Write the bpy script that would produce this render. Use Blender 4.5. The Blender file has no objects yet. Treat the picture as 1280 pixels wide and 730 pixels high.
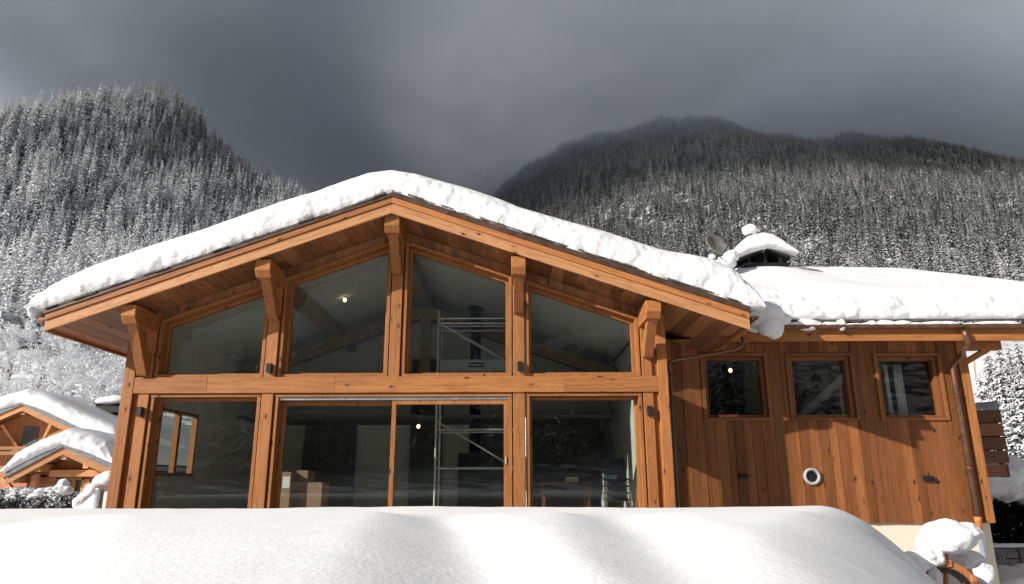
import bpy, bmesh, math, random
import numpy as np
from mathutils import Vector, Matrix, noise
random.seed(7); rng = np.random.default_rng(7)
R = math.radians
S = bpy.context.scene
COL = S.collection

# ------------------------------------------------------------------ camera
F, PITCH, YAW, ROLL = 877.0, R(15.11), R(0.055), R(-0.2)
fw = Vector((math.sin(YAW)*math.cos(PITCH), math.cos(YAW)*math.cos(PITCH), math.sin(PITCH)))
rt0 = Vector((math.cos(YAW), -math.sin(YAW), 0)); up0 = rt0.cross(fw)
rt = rt0*math.cos(ROLL) + up0*math.sin(ROLL); up = up0*math.cos(ROLL) - rt0*math.sin(ROLL)
cam_d = bpy.data.cameras.new('camera'); cam = bpy.data.objects.new('camera', cam_d); COL.objects.link(cam)
cam.matrix_world = Matrix(((rt.x, up.x, -fw.x, 0), (rt.y, up.y, -fw.y, 0), (rt.z, up.z, -fw.z, 0), (0, 0, 0, 1)))
cam_d.sensor_width = 36; cam_d.lens = F/1280*36; cam_d.clip_start = .05; cam_d.clip_end = 9000
S.camera = cam

def at(x, y, Y):
    """where the sight line through photo point (x, y) meets depth Y"""
    d = rt*(x-640) + up*(365-y) + fw*F
    return Vector((d.x*Y/d.y, Y, d.z*Y/d.y))
def prj(p):
    p = Vector(p); c = p.dot(fw)
    return 640+F*p.dot(rt)/c, 365-F*p.dot(up)/c

# ------------------------------------------------------------------ materials
def mat(name):
    m = bpy.data.materials.new(name); m.use_nodes = True
    nt = m.node_tree; nt.nodes.clear()
    out = nt.nodes.new('ShaderNodeOutputMaterial')
    return m, nt, out
class N:
    def __init__(s, nt): s.nt = nt
    def __call__(s, t, ins=None, **kw):
        n = s.nt.nodes.new(t)
        for k, v in kw.items(): setattr(n, k, v)
        for k, v in (ins or {}).items():
            if hasattr(v, 'is_output'): s.nt.links.new(v, n.inputs[k])
            else: n.inputs[k].default_value = v
        return n
    def math(s, op, a, b=0.0, c=None, clamp=False):
        n = s.nt.nodes.new('ShaderNodeMath'); n.operation = op; n.use_clamp = clamp
        for i, v in enumerate((a, b) if c is None else (a, b, c)):
            if hasattr(v, 'is_output'): s.nt.links.new(v, n.inputs[i])
            else: n.inputs[i].default_value = v
        return n.outputs[0]
    def dot(s, v, d):
        n = s.nt.nodes.new('ShaderNodeVectorMath'); n.operation = 'DOT_PRODUCT'
        s.nt.links.new(v, n.inputs[0]); n.inputs[1].default_value = d
        return n.outputs['Value']
    def ss(s, v, a, b):
        n = s('ShaderNodeMapRange', {'Value': v, 'From Min': a, 'From Max': b}, interpolation_type='SMOOTHSTEP')
        return n.outputs[0]
    def mix(s, f, a, b, bt='MIX'):
        n = s.nt.nodes.new('ShaderNodeMix'); n.data_type = 'RGBA'; n.blend_type = bt
        for k, v in ((0, f), (6, a), (7, b)):
            if hasattr(v, 'is_output'): s.nt.links.new(v, n.inputs[k])
            else: n.inputs[k].default_value = v if k == 0 else (*v[:3], 1)
        return n.outputs[2]
    def noise(s, v, scale, detail=3, rough=.55):
        return s('ShaderNodeTexNoise', {'Vector': v, 'Scale': scale, 'Detail': detail, 'Roughness': rough}).outputs[0]

def wood(name, base, axis=(0, 0, 1), across=(1, 0, 0), var=.35, knots=1.0, rough=.55, grain=1.0, tint=None):
    m, nt, out = mat(name); n = N(nt)
    co = n('ShaderNodeTexCoord').outputs['Object']
    a = Vector(axis).normalized(); b = Vector(across); b = (b-a*b.dot(a)).normalized(); c = a.cross(b)
    isl = n('ShaderNodeNewGeometry').outputs['Random Per Island']
    orn = n('ShaderNodeObjectInfo').outputs['Random']
    rnd = n.math('FRACT', n.math('ADD', isl, orn))
    ga, gb, gc = n.dot(co, a), n.dot(co, b), n.dot(co, c)
    off = n.math('MULTIPLY', rnd, 37.0)
    v1 = n('ShaderNodeCombineXYZ', {0: n.math('MULTIPLY_ADD', ga, 1.1, off), 1: n.math('MULTIPLY', gb, 26.0), 2: n.math('MULTIPLY', gc, 26.0)}).outputs[0]
    g1 = n.noise(v1, 1.0, 4, .6)
    v2 = n('ShaderNodeCombineXYZ', {0: n.math('MULTIPLY_ADD', ga, .55, off), 1: n.math('MULTIPLY', gb, 5.0), 2: n.math('MULTIPLY', gc, 5.0)}).outputs[0]
    g2 = n.noise(v2, 1.0, 3, .5)
    # cathedral rings
    ring = n.math('SINE', n.math('MULTIPLY', g2, 60.0))
    v3 = n('ShaderNodeCombineXYZ', {0: n.math('MULTIPLY_ADD', ga, 3.0, off), 1: n.math('MULTIPLY', gb, 7.0), 2: n.math('MULTIPLY', gc, 7.0)}).outputs[0]
    vo = n('ShaderNodeTexVoronoi', {'Vector': v3, 'Scale': 1.0})
    kn_on = n.math('GREATER_THAN', n.dot(vo.outputs['Color'], (1, 0, 0)), .42)
    kn = n.math('MULTIPLY', n.math('MULTIPLY', n.math('SUBTRACT', 1.0, n.ss(vo.outputs['Distance'], .07, .17)), kn_on), knots)
    halo = n.math('MULTIPLY', n.math('MULTIPLY', n.math('SUBTRACT', 1.0, n.ss(vo.outputs['Distance'], .08, .34)), kn_on), .35*knots)
    dark = tuple(base[i]*k for i, k in enumerate((.50, .40, .32)))
    lite = tuple(min(1, base[i]*k) for i, k in enumerate((1.28, 1.33, 1.4)))
    cl = n.mix(n.ss(g1, .32, .7), lite, base)
    cl = n.mix(n.math('MULTIPLY', n.ss(g1, .55, .8), .5*grain), cl, dark)
    cl = n.mix(n.math('MULTIPLY', n.ss(ring, .35, 1.0), .28*grain), cl, dark)
    cl = n.mix(n.math('MULTIPLY', n.ss(g2, .45, .75), .35), cl, tuple(x*.72 for x in base))
    val = n.math('MULTIPLY_ADD', n.math('SUBTRACT', rnd, .5), var*1.5, 1.0)
    cl = n('ShaderNodeHueSaturation', {'Hue': n.math('MULTIPLY_ADD', n.math('SUBTRACT', isl, .5), .006, .5), 'Value': val, 'Color': cl}).outputs[0]
    cl = n.mix(halo, cl, tuple(x*.45 for x in base))
    cl = n.mix(kn, cl, (.035, .015, .006))
    p = n('ShaderNodeBsdfPrincipled', {'Base Color': cl, 'Roughness': n.math('MULTIPLY_ADD', g1, .25, rough-.1), 'Specular IOR Level': .3})
    bp = n('ShaderNodeBump', {'Height': g1, 'Strength': .25, 'Distance': .01})
    nt.links.new(bp.outputs[0], p.inputs['Normal'])
    nt.links.new(p.outputs[0], out.inputs[0])
    return m

def simple(name, col, rough=.6, metal=0.0, nscale=6.0, amt=.25, spec=.4, bump=0.0):
    m, nt, out = mat(name); n = N(nt)
    co = n('ShaderNodeTexCoord').outputs['Object']
    g = n.noise(co, nscale, 4, .6)
    cl = n.mix(n.ss(g, .3, .7), tuple(c*(1-amt) for c in col), tuple(min(1, c*(1+amt)) for c in col))
    p = n('ShaderNodeBsdfPrincipled', {'Base Color': cl, 'Roughness': n.math('MULTIPLY_ADD', g, .3, rough-.15), 'Metallic': metal, 'Specular IOR Level': spec})
    if bump:
        bp = n('ShaderNodeBump', {'Height': g, 'Strength': bump, 'Distance': .02}); nt.links.new(bp.outputs[0], p.inputs['Normal'])
    nt.links.new(p.outputs[0], out.inputs[0])
    return m

def snow_mat(name, fine=70.0, mid=9.0, b1=.35, b2=.5, d1=.006, d2=.03, col=(.765, .765, .78)):
    m, nt, out = mat(name); n = N(nt)
    co = n('ShaderNodeTexCoord').outputs['Object']
    gf = n.noise(co, fine, 3, .65); gm = n.noise(co, mid, 4, .55)
    cl = n.mix(n.ss(gm, .3, .75), tuple(c*.965 for c in col), col)
    bp1 = n('ShaderNodeBump', {'Height': gm, 'Strength': b2, 'Distance': d2})
    bp2 = n('ShaderNodeBump', {'Height': gf, 'Strength': b1, 'Distance': d1, 'Normal': bp1.outputs[0]})
    p = n('ShaderNodeBsdfPrincipled', {'Base Color': cl, 'Roughness': .75, 'Specular IOR Level': .2, 'Normal': bp2.outputs[0]})
    nt.links.new(p.outputs[0], out.inputs[0])
    return m

def glass_mat(name, tint=(.89, .91, .885)):
    m, nt, out = mat(name); n = N(nt)
    co = n('ShaderNodeTexCoord').outputs['Object']
    g = n.noise(co, 1.3, 2, .5)
    bp = n('ShaderNodeBump', {'Height': g, 'Strength': .006, 'Distance': .02})
    tr = n('ShaderNodeBsdfTransparent', {'Color': (*tint, 1)})
    gl = n('ShaderNodeBsdfGlossy', {'Color': (.95, .97, 1, 1), 'Roughness': .0, 'Normal': bp.outputs[0]})
    bf = n('ShaderNodeNewGeometry').outputs['Backfacing']
    fr = n('ShaderNodeFresnel', {'IOR': n.math('MULTIPLY_ADD', bf, 1/1.5-1.5, 1.5)})
    mx = n('ShaderNodeMixShader', {0: n.math('MULTIPLY', fr.outputs[0], .8, clamp=True), 1: tr.outputs[0], 2: gl.outputs[0]})
    nt.links.new(mx.outputs[0], out.inputs[0])
    return m

def emit(name, col, st):
    m, nt, out = mat(name); n = N(nt)
    e = n('ShaderNodeEmission', {'Color': (*col, 1), 'Strength': st}); nt.links.new(e.outputs[0], out.inputs[0])
    return m

LARCH = (.315, .122, .036); FASC = (.405, .190, .078); CLAD = (.205, .072, .022); SOFF = (.235, .10, .040)
SL, SR = .3653, .3458                       # slopes of the two roof sides
M = {}
M['wz'] = wood('larch_upright', LARCH, (0, 0, 1), (1, 0, 0), .18)
M['wx'] = wood('larch_level', LARCH, (1, 0, 0), (0, 0, 1), .18)
M['wy'] = wood('larch_deep', LARCH, (0, 1, 0), (1, 0, 0), .2)
M['wl'] = wood('larch_rake_left', FASC, (1, 0, SL), (0, 0, 1), .14)
M['wr'] = wood('larch_rake_right', FASC, (1, 0, -SR), (0, 0, 1), .14)
M['frl'] = wood('frame_rake_left', LARCH, (1, 0, SL), (0, 0, 1), .18)
M['frr'] = wood('frame_rake_right', LARCH, (1, 0, -SR), (0, 0, 1), .18)
M['soffit'] = wood('soffit_boards', SOFF, (0, 1, 0), (1, 0, 0), .5)
M['band'] = wood('gable_boards', SOFF, (0, 0, 1), (1, 0, 0), .45)
M['clad'] = wood('stained_cladding', CLAD, (0, 0, 1), (1, 0, 0), .46, 1.0, .5)
M['cladx'] = wood('stained_trim', CLAD, (1, 0, 0), (0, 0, 1), .3)
M['beam_in'] = wood('inside_beam', (.20, .15, .10), (0, 1, 0), (1, 0, 0), .2)
M['darkw'] = wood('weathered_dark_boards', (.16, .065, .032), (1, 0, 0), (0, 0, 1), .5)
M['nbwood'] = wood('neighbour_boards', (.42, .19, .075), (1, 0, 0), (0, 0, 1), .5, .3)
M['nbdark'] = wood('neighbour_shaded_boards', (.30, .12, .05), (0, 0, 1), (1, 0, 0), .5, .3)  # darker copy of the neighbour boards, roof shade put into its colour
M['snow'] = snow_mat('snow_roof', 60, 9, .5, .6, .006, .04)
M['snowg'] = snow_mat('snow_foreground', 170, 34, .5, .38, .003, .010, (.90, .90, .905))
M['glass'] = glass_mat('window_glass')
M['flash'] = simple('brown_metal', (.085, .05, .035), .45, .3)
M['slate'] = simple('roof_slates', (.09, .075, .065), .7, 0, 14, .5, bump=.5)
M['greyedge'] = simple('grey_roof_edge', (.16, .165, .17), .6)
M['copper'] = simple('weathered_copper', (.17, .085, .05), .40, .55, 8, .3)
M['steelgrey'] = simple('grey_pipe', (.12, .13, .13), .4, .3)
M['black'] = simple('black_metal', (.012, .013, .013), .45, .1)
M['plaster'] = simple('grey_plaster', (.58, .59, .56), .85, 0, 2.5, .07)
M['ceilpl'] = simple('pale_ceiling', (.58, .60, .58), .85, 0, 2.5, .05)
M['concrete'] = simple('screed_floor', (.45, .44, .42), .7, 0, 3, .2)
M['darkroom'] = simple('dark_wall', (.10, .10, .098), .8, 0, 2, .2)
M['cream'] = simple('cream_render', (.70, .62, .49), .85, 0, 20, .04, bump=.1)
M['alu'] = simple('aluminium', (.62, .64, .66), .35, .8, 10, .1)
M['steelp'] = simple('blue_grey_board', (.38, .43, .48), .5, .2, 5, .1)
M['card'] = simple('cardboard', (.30, .19, .115), .8, 0, 7, .1)
M['paper'] = simple('white_paper', (.75, .75, .72), .8, 0, 7, .05)
M['plast'] = simple('dark_blue_plastic', (.035, .045, .06), .4, 0, 5, .2)
M['vent'] = simple('white_vent', (.36, .37, .36), .5, 0, 9, .1)
M['orange'] = simple('orange_clay_pipe', (.55, .20, .055), .5, 0, 9, .2)
M['bluepipe'] = simple('blue_grey_pipe', (.20, .24, .31), .5, 0, 9, .1)
M['brick'] = simple('red_brick', (.32, .12, .06), .8, 0, 12, .3)
M['rust'] = wood('rust_brown_wood', (.42, .15, .055), (0, 0, 1), (1, 0, 0), .3, .3)
M['dish'] = simple('dirty_dish_metal', (.27, .25, .23), .45, .4, 5, .35)
M['tin'] = simple('tin_sheet', (.34, .36, .36), .4, .5, 4, .2)
M['fence'] = simple('grey_fence_boards', (.17, .165, .16), .8, 0, 5, .35)
M['bulb'] = emit('lit_bulb', (1, .74, .42), 5.0)
M['daylight_strip'] = simple('painted_daylight', (.78, .80, .80), .8, 0, 30, .12)
M['bark'] = simple('bark', (.06, .05, .042), .9, 0, 12, .4)

def tree_mat(name, needle, white, k=1.0, nsc=.9):
    m, nt, out = mat(name); n = N(nt)
    co = n('ShaderNodeTexCoord').outputs['Object']
    sn = n('ShaderNodeAttribute', attribute_name='snow').outputs['Fac']
    ld = n('ShaderNodeAttribute', attribute_name='load', attribute_type='INSTANCER').outputs['Fac']
    g = n.noise(co, nsc*9, 3, .6)
    f = n.math('ADD', n.math('ADD', sn, ld), n.math('MULTIPLY', n.math('SUBTRACT', g, .5), 1.3))
    f = n.ss(f, .42, .66)
    rnd = n('ShaderNodeObjectInfo').outputs['Random']
    nd = n.mix(rnd, tuple(c*.6 for c in needle), tuple(c*1.5 for c in needle))
    cl = n.mix(f, nd, white)
    p = n('ShaderNodeBsdfPrincipled', {'Base Color': cl, 'Roughness': .8, 'Specular IOR Level': .15})
    nt.links.new(p.outputs[0], out.inputs[0])
    return m
M['spruce'] = tree_mat('snowy_spruce', (.020, .026, .024), (.84, .85, .87))
M['spruce_near'] = tree_mat('snowy_spruce_near', (.020, .026, .022), (.84, .85, .87), nsc=3.2)
M['frost'] = tree_mat('frosted_twigs', (.10, .09, .08), (.80, .81, .83), nsc=1.5)
M['hedge'] = tree_mat('snowy_hedge', (.014, .022, .013), (.86, .87, .89), nsc=1.0)

def terrain_mat():
    m, nt, out = mat('snowy_ground'); n = N(nt)
    co = n('ShaderNodeTexCoord').outputs['Object']
    z = n.dot(co, (0, 0, 1)); y = n.dot(co, (0, 1, 0))
    g = n.noise(co, .12, 5, .65)
    far = n.math('MAXIMUM', n.ss(y, 215.0, 290.0), n.ss(n.math('MULTIPLY', y, -1.0), 60.0, 100.0))  # ground behind the camera darkened to dim what the windows mirror
    fl = n.mix(n.ss(g, .4, .6), (.035, .04, .045), (.55, .56, .58))
    cl = n.mix(far, (.78, .785, .80), fl)
    g2 = n.noise(co, 3.0, 4, .55)
    bp = n('ShaderNodeBump', {'Height': g2, 'Strength': .3, 'Distance': .08})
    p = n('ShaderNodeBsdfPrincipled', {'Base Color': cl, 'Roughness': .8, 'Specular IOR Level': .15, 'Normal': bp.outputs[0]})
    nt.links.new(p.outputs[0], out.inputs[0])
    return m
M['terrain'] = terrain_mat()

# ------------------------------------------------------------------ mesh helpers
class MB:
    def __init__(s): s.v = []; s.f = []
    def add(s, vs, fs):
        o = len(s.v); s.v += [tuple(p) for p in vs]; s.f += [tuple(i+o for i in f) for f in fs]; return s
    def box(s, x0, x1, y0, y1, z0, z1):
        return s.add([(x0, y0, z0), (x1, y0, z0), (x1, y1, z0), (x0, y1, z0), (x0, y0, z1), (x1, y0, z1), (x1, y1, z1), (x0, y1, z1)],
                     [(3, 2, 1, 0), (4, 5, 6, 7), (0, 1, 5, 4), (1, 2, 6, 5), (2, 3, 7, 6), (3, 0, 4, 7)])
    def prism(s, poly, y0, y1):
        """closed XZ outline (counter-clockwise seen from -Y) extruded along Y"""
        k = len(poly)
        vs = [(x, y0, z) for x, z in poly]+[(x, y1, z) for x, z in poly]
        return s.add(vs, [tuple(range(k)), tuple(range(2*k-1, k-1, -1))]+[(i, i+k, (i+1) % k+k, (i+1) % k) for i in range(k)])
    def prismx(s, poly, x0, x1):
        k = len(poly)
        vs = [(x0, y, z) for y, z in poly]+[(x1, y, z) for y, z in poly]
        return s.add(vs, [tuple(range(k-1, -1, -1)), tuple(range(k, 2*k))]+[(i, (i+1) % k, (i+1) % k+k, i+k) for i in range(k)])
    def tube(s, pts, r, n=10, caps=True, arc=(0, 2*math.pi)):
        pts = [Vector(p) for p in pts]; rs = r if isinstance(r, (list, tuple)) else [r]*len(pts)
        rings = []; prev = None
        for i, p in enumerate(pts):
            d = ((pts[min(i+1, len(pts)-1)]-pts[max(i-1, 0)])).normalized()
            if prev is None:
                u = d.cross(Vector((0, 0, 1)) if abs(d.z) < .9 else Vector((1, 0, 0))).normalized()
            else:
                u = (prev-d*prev.dot(d)).normalized()
            prev = u; w = d.cross(u)
            rings.append([p+(u*math.cos(2*math.pi*k/n)+w*math.sin(2*math.pi*k/n))*rs[i] for k in range(n)])
        vs = [q for rg in rings for q in rg]; fs = []
        for i in range(len(pts)-1):
            for k in range(n):
                fs.append((i*n+k, i*n+(k+1) % n, (i+1)*n+(k+1) % n, (i+1)*n+k))
        if caps: fs += [tuple(range(n-1, -1, -1)), tuple(range((len(pts)-1)*n, len(pts)*n))]
        return s.add(vs, fs)
    def bar(s, a, b, w, h, upv=(0, 0, 1)):
        a = Vector(a); b = Vector(b); d = (b-a).normalized(); u = d.cross(Vector(upv)).normalized(); t = u.cross(d)
        vs = [q+u*(w/2*i)+t*(h/2*j) for q in (a, b) for i, j in ((-1, -1), (1, -1), (1, 1), (-1, 1))]
        return s.add(vs, [(0, 1, 2, 3), (7, 6, 5, 4), (0, 4, 5, 1), (1, 5, 6, 2), (2, 6, 7, 3), (3, 7, 4, 0)])
    def build(s, name, m, parent=None, bevel=0.0, smooth=False):
        me = bpy.data.meshes.new(name); me.from_pydata(s.v, [], s.f); me.update()
        bm = bmesh.new(); bm.from_mesh(me); bmesh.ops.recalc_face_normals(bm, faces=bm.faces); bm.to_mesh(me); bm.free()
        me.materials.append(m if not isinstance(m, str) else M[m])
        o = bpy.data.objects.new(name, me); COL.objects.link(o)
        if parent: par(o, parent)
        if smooth: me.shade_smooth()
        if bevel:
            md = o.modifiers.new('bevel', 'BEVEL'); md.width = bevel; md.segments = 2; md.limit_method = 'ANGLE'
        return o
def wloc(p):
    v = p.location.copy()
    while p.parent: p = p.parent; v += p.location
    return v
def par(o, p):
    o.parent = p
    v = Vector((0, 0, 0)); q = p
    mt = Matrix.Identity(4)
    while q: mt = Matrix.Translation(q.location) @ q.rotation_euler.to_matrix().to_4x4() @ mt if not q.parent else q.matrix_parent_inverse @ Matrix.Translation(q.location) @ mt; q = q.parent
    o.matrix_parent_inverse = mt.inverted() if p.type == 'EMPTY' else Matrix.Identity(4)
def tag(o, label=None, cat=None, group=None, kind=None):
    if label: o['label'] = label
    if cat: o['category'] = cat
    if group: o['group'] = group
    if kind: o['kind'] = kind
    return o
def thing(name, loc, label, cat, group=None):
    o = bpy.data.objects.new(name, None); COL.objects.link(o); o.location = loc; o.empty_display_size = .2
    return tag(o, label, cat, group)
def grid(name, m, P, nu, nv, parent=None, smooth=True):
    """P[i][j] points"""
    me = bpy.data.meshes.new(name)
    vs = [tuple(P[i][j]) for i in range(nu) for j in range(nv)]
    fs = [(i*nv+j, (i+1)*nv+j, (i+1)*nv+j+1, i*nv+j+1) for i in range(nu-1) for j in range(nv-1)]
    me.from_pydata(vs, [], fs); me.materials.append(M[m])
    if smooth: me.shade_smooth()
    o = bpy.data.objects.new(name, me); COL.objects.link(o)
    if parent: par(o, parent)
    return o
def fbm(p, o=4): return noise.fractal(Vector(p), 1.0, 2.0, o)
def sst(a, b, x):
    t = min(1, max(0, (x-a)/(b-a))); return t*t*(3-2*t)
def lerp_tab(tab, x):
    if x <= tab[0][0]: return tab[0][1]
    for (a, b), (c, d) in zip(tab, tab[1:]):
        if x <= c: return b+(d-b)*(x-a)/(c-a)
    return tab[-1][1]
def blob_mb(mb, c, r, seed=0, amp=.18, sub=3, freq=1.6, flat=None):
    bm = bmesh.new(); bmesh.ops.create_icosphere(bm, subdivisions=sub, radius=1)
    rx, ry, rz = r
    vs = []
    for v in bm.verts:
        d = v.co.normalized(); k = 1+amp*fbm(d*freq+Vector((seed*7.3, seed*3.1, 0)), 4)
        p = Vector((d.x*rx*k, d.y*ry*k, d.z*rz*k))
        if flat is not None and p.z < -flat*rz: p.z = -flat*rz
        vs.append(Vector(c)+p)
    fs = [tuple(v.index for v in f.verts) for f in bm.faces]
    bm.free(); mb.add(vs, fs)

# ------------------------------------------------------------------ the chalet
D, D1, DW = 12.0, 11.13, 13.6
RX = -2.03                                    # ridge
FZ = -.78                                     # floor level
GZ = -2.8                                     # ground level
def zl(apex, X): return apex-(SL*(RX-X) if X < RX else SR*(X-RX))
XL, XR = -7.58, 3.873                         # roof ends
chalet = thing('chalet', (-2, 12, FZ), 'large timber chalet with glazed gable front and copper-guttered wing under thick snow', 'chalet')

def rake_poly(a, b, lo, hi):
    """sloping band between apex heights lo and hi, X from a to b, on one side of the ridge"""
    return [(a, zl(lo, a)), (b, zl(lo, b)), (b, zl(hi, b)), (a, zl(hi, a))]

# posts
OPL, OPR = (-6.64, -6.45), (2.505, 2.675)
SOF = 4.445
for (a, b) in (OPL, OPR):
    mb = MB(); mb.prism([(a, FZ-.3), (b, FZ-.3), (b, zl(SOF, b)-.01), (a, zl(SOF, a)-.01)], 11.965, 12.2)
    mb.build('corner_post', 'wz', chalet, .008)
POSTS = [(-6.36, -6.18), (-4.26, -4.06), (-2.12, -1.93), (.027, .222), (2.245, 2.415)]
for k, (a, b) in enumerate(POSTS):
    z0 = 1.6 if k == 2 else FZ-.3
    tops = [(b, zl(SOF, b)-.01)]
    if a < RX < b: tops.append((RX, SOF-.01))
    tops.append((a, zl(SOF, a)-.01))
    MB().prism([(a, z0), (b, z0)]+tops, 12.0, 12.28).build('post', 'wz', chalet, .008)
# recessed strips between corner posts and window posts
for (a, b) in ((OPL[1]+.003, POSTS[0][0]-.003), (POSTS[4][1]+.003, OPR[0]-.003)):
    MB().prism([(a, FZ-.3), (b, FZ-.3), (b, zl(SOF, b)-.02), (a, zl(SOF, a)-.02)], 12.05, 12.2).build('filler_board', 'wz', chalet)
# tie beam, in three lengths like the photograph's scarf joints
mb = MB()
BZ0, BZ1 = 1.466, 1.742
for a, b in ((-6.447, -5.2), (-5.198, -3.02), (-3.018, .9), (.902, 2.502)):
    mb.box(a, b, 11.972, 12.25, BZ0, BZ1)
mb.build('tie_beam', 'wx', chalet, .006)

# purlins and brackets
PUR = [(-6.42, -6.18), (-4.29, -4.03), (-2.16, -1.90), (.0, .245), (2.22, 2.47)]
for k, (a, b) in enumerate(PUR):
    yf = 11.22; c = (a+b)/2; zt = zl(SOF, a if c < RX else b)-.004
    if k == 2: zt = SOF-.04
    h = .30
    prof = [(yf, zt), (yf, zt-h*.62), (yf+.09, zt-h), (12.02, zt-h), (12.02, zt)]
    MB().prismx(prof, a, b).build('purlin', 'wy', chalet, .012)
    w = .085
    ztop = zt-h+.01; 
    zb = (1.76, at(335, 400, 11.95).z, at(497, 343, 11.95).z, at(648, 392, 11.95).z, at(808, 447, 11.95).z)[k]
    # chamfered brace from purlin to post
    prof = [(yf+.16, ztop), (yf+.34, ztop), (12.0, zb+.22), (12.0, zb), (11.90, zb)]
    MB().prismx(prof, c-w, c+w).build('bracket', 'wz', chalet, .012)

# barge boards: lower board, upper board proud of it, metal edge
for side, a, b, m, fl in (('l', XL, RX, 'wl', .055), ('r', RX, XR, 'wr', .095)):
    mb = MB()
    mb.prism(rake_poly(a, b, 4.40, 4.575), D1, D1+.045)
    mb.build('barge_board', m, chalet, .004)
    MB().prism(rake_poly(a, b, 4.578, 4.685), D1-.025, D1+.045).build('barge_board', 'frl' if side == 'l' else 'frr', chalet, .004)
    MB().prism(rake_poly(a-(.02 if side == 'l' else 0), b+(.02 if side == 'r' else 0), 4.688, 4.688+fl), D1-.045, D1+.05).build('roof_flashing', 'flash', chalet)
    # roof deck with slates
    MB().prism(rake_poly(a, b, 4.56, 4.70), D1+.055, 18.2).build('roof', 'slate', chalet)
    # ragged slate edge above the flashing
    mb = MB(); x = a
    while x < b-.1:
        w = random.uniform(.14, .32); x1 = min(b, x+w); t = random.uniform(.015, .035); lift = random.uniform(0, .018)
        mb.prism(rake_poly(x, x1-.01, 4.69+fl+lift, 4.69+fl+lift+t), D1-.055+random.uniform(-.02, .02), D1+.5); x = x1
    mb.build('slate_edge', 'slate', chalet)
    # soffit boards running back
    mb = MB(); x = a+.01
    while x < b-.02:
        w = random.uniform(.17, .24); x1 = min(b-.01, x+w); d = random.uniform(0, .006)
        y0 = D1+.05
        cuts = [y0]
        if random.random() < .6: cuts.append(random.uniform(y0+.4, 12.2))
        cuts.append(18.0 if x1 > OPR[1]+.05 or x < OPL[0]-.05 else 12.26)
        for ya, yb in zip(cuts, cuts[1:]):
            mb.prism(rake_poly(x+.002, x1-.003, SOF+d, SOF+.022+d), ya+.001, yb-.001)
        x = x1
    mb.build('soffit', 'soffit', chalet)
    # eave closing board along the side
    xe = a if side == 'l' else b
    s = 1 if side == 'l' else -1
    MB().box(min(xe, xe+s*.035), max(xe, xe+s*.035), D1+.046, 18.0, zl(4.40, xe), zl(4.54, xe)).build('eave_board', 'wy', chalet)

# upright boards between window heads and soffit
FT = 4.26
for a, b in ((OPL[1], POSTS[1][0]), (POSTS[1][1], POSTS[2][0]), (POSTS[2][1], POSTS[3][0]), (POSTS[3][1], OPR[0])):
    mb = MB(); x = a
    while x < b-.01:
        w = random.uniform(.11, .17); x1 = min(b, x+w); d = random.uniform(0, .01)
        mb.prism(rake_poly(x+.001, x1-.002, FT-.06, SOF-.006), 12.07+d, 12.12+d); x = x1
    mb.build('gable_cladding', 'band', chalet)

# glazing ---------------------------------------------------------------
GY = 12.28
def trap(a, b, z0, apex): return [(a, z0), (b, z0), (b, zl(apex, b)), (a, zl(apex, a))]
def ring(mb, o, i, y0, y1):
    k = len(o)
    vs = [(x, y, z) for y in (y0, y1) for P in (o, i) for x, z in P]
    fs = []
    for j in range(k):
        q = (j+1) % k
        fs += [(j, q, k+q, k+j), (2*k+j, 3*k+j, 3*k+q, 2*k+q), (j, 2*k+j, 2*k+q, q), (k+j, k+q, 3*k+q, 3*k+j)]
    mb.add(vs, fs)
def upper_window(a, b):
    mid = (a+b)/2; z0 = BZ1+.004; mk = 'frl' if mid < RX else 'frr'
    t = .058
    fr = MB(); ring(fr, trap(a, b, z0, FT), trap(a+t, b-t, z0+.05, FT-t*1.07), 12.03, 12.33)
    f = fr.build('window', 'wz', chalet, .004)
    MB().prism([(a+.01, zl(FT-t*.5, a+.01)), (b-.01, zl(FT-t*.5, b-.01)), (b-.01, zl(FT-.008, b-.01)), (a+.01, zl(FT-.008, a+.01))], 12.018, 12.029).build('head_strip', mk, f)
    sash = MB(); o = trap(a+t+.002, b-t-.002, z0+.052, FT-t-.003); i = trap(a+t+.05, b-t-.05, z0+.095, FT-t-.06)
    ring(sash, o, i, 12.22, 12.31); sash.build('sash', 'wz', f, .004)
    i2 = trap(a+t+.045, b-t-.045, z0+.09, FT-t-.055)
    MB().prism(i2, GY-.006, GY+.006).build('pane', 'glass', f)
g = .022
upper_window(POSTS[0][1]+g, POSTS[1][0]-g)
upper_window(POSTS[1][1]+g, POSTS[2][0]-g)
upper_window(POSTS[2][1]+g, POSTS[3][0]-g)
upper_window(POSTS[3][1]+g, POSTS[4][0]-g)
def rect(a, b, z0, z1): return [(a, z0), (b, z0), (b, z1), (a, z1)]
def lower_window(a, b):
    t = .058; z1 = BZ0-.004; z0 = FZ
    fr = MB(); ring(fr, rect(a, b, z0, z1), rect(a+t, b-t, z0+.05, z1-t), 12.03, 12.33)
    f = fr.build('window', 'wz', chalet, .004)
    MB().box(a+.004, b-.004, 12.018, 12.029, z1-t+.006, z1-.006).build('head_strip', 'wx', f)
    sash = MB(); ring(sash, rect(a+t+.002, b-t-.002, z0, z1-t-.003), rect(a+t+.045, b-t-.045, z0+.08, z1-t-.045), 12.22, 12.31)
    sash.build('sash', 'wz', f, .004)
    MB().prism(rect(a+t+.04, b-t-.04, z0+.07, z1-t-.04), GY-.006, GY+.006).build('pane', 'glass', f)
lower_window(POSTS[0][1]+g, POSTS[1][0]-g)
lower_window(POSTS[3][1]+g, POSTS[4][0]-g)
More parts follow.
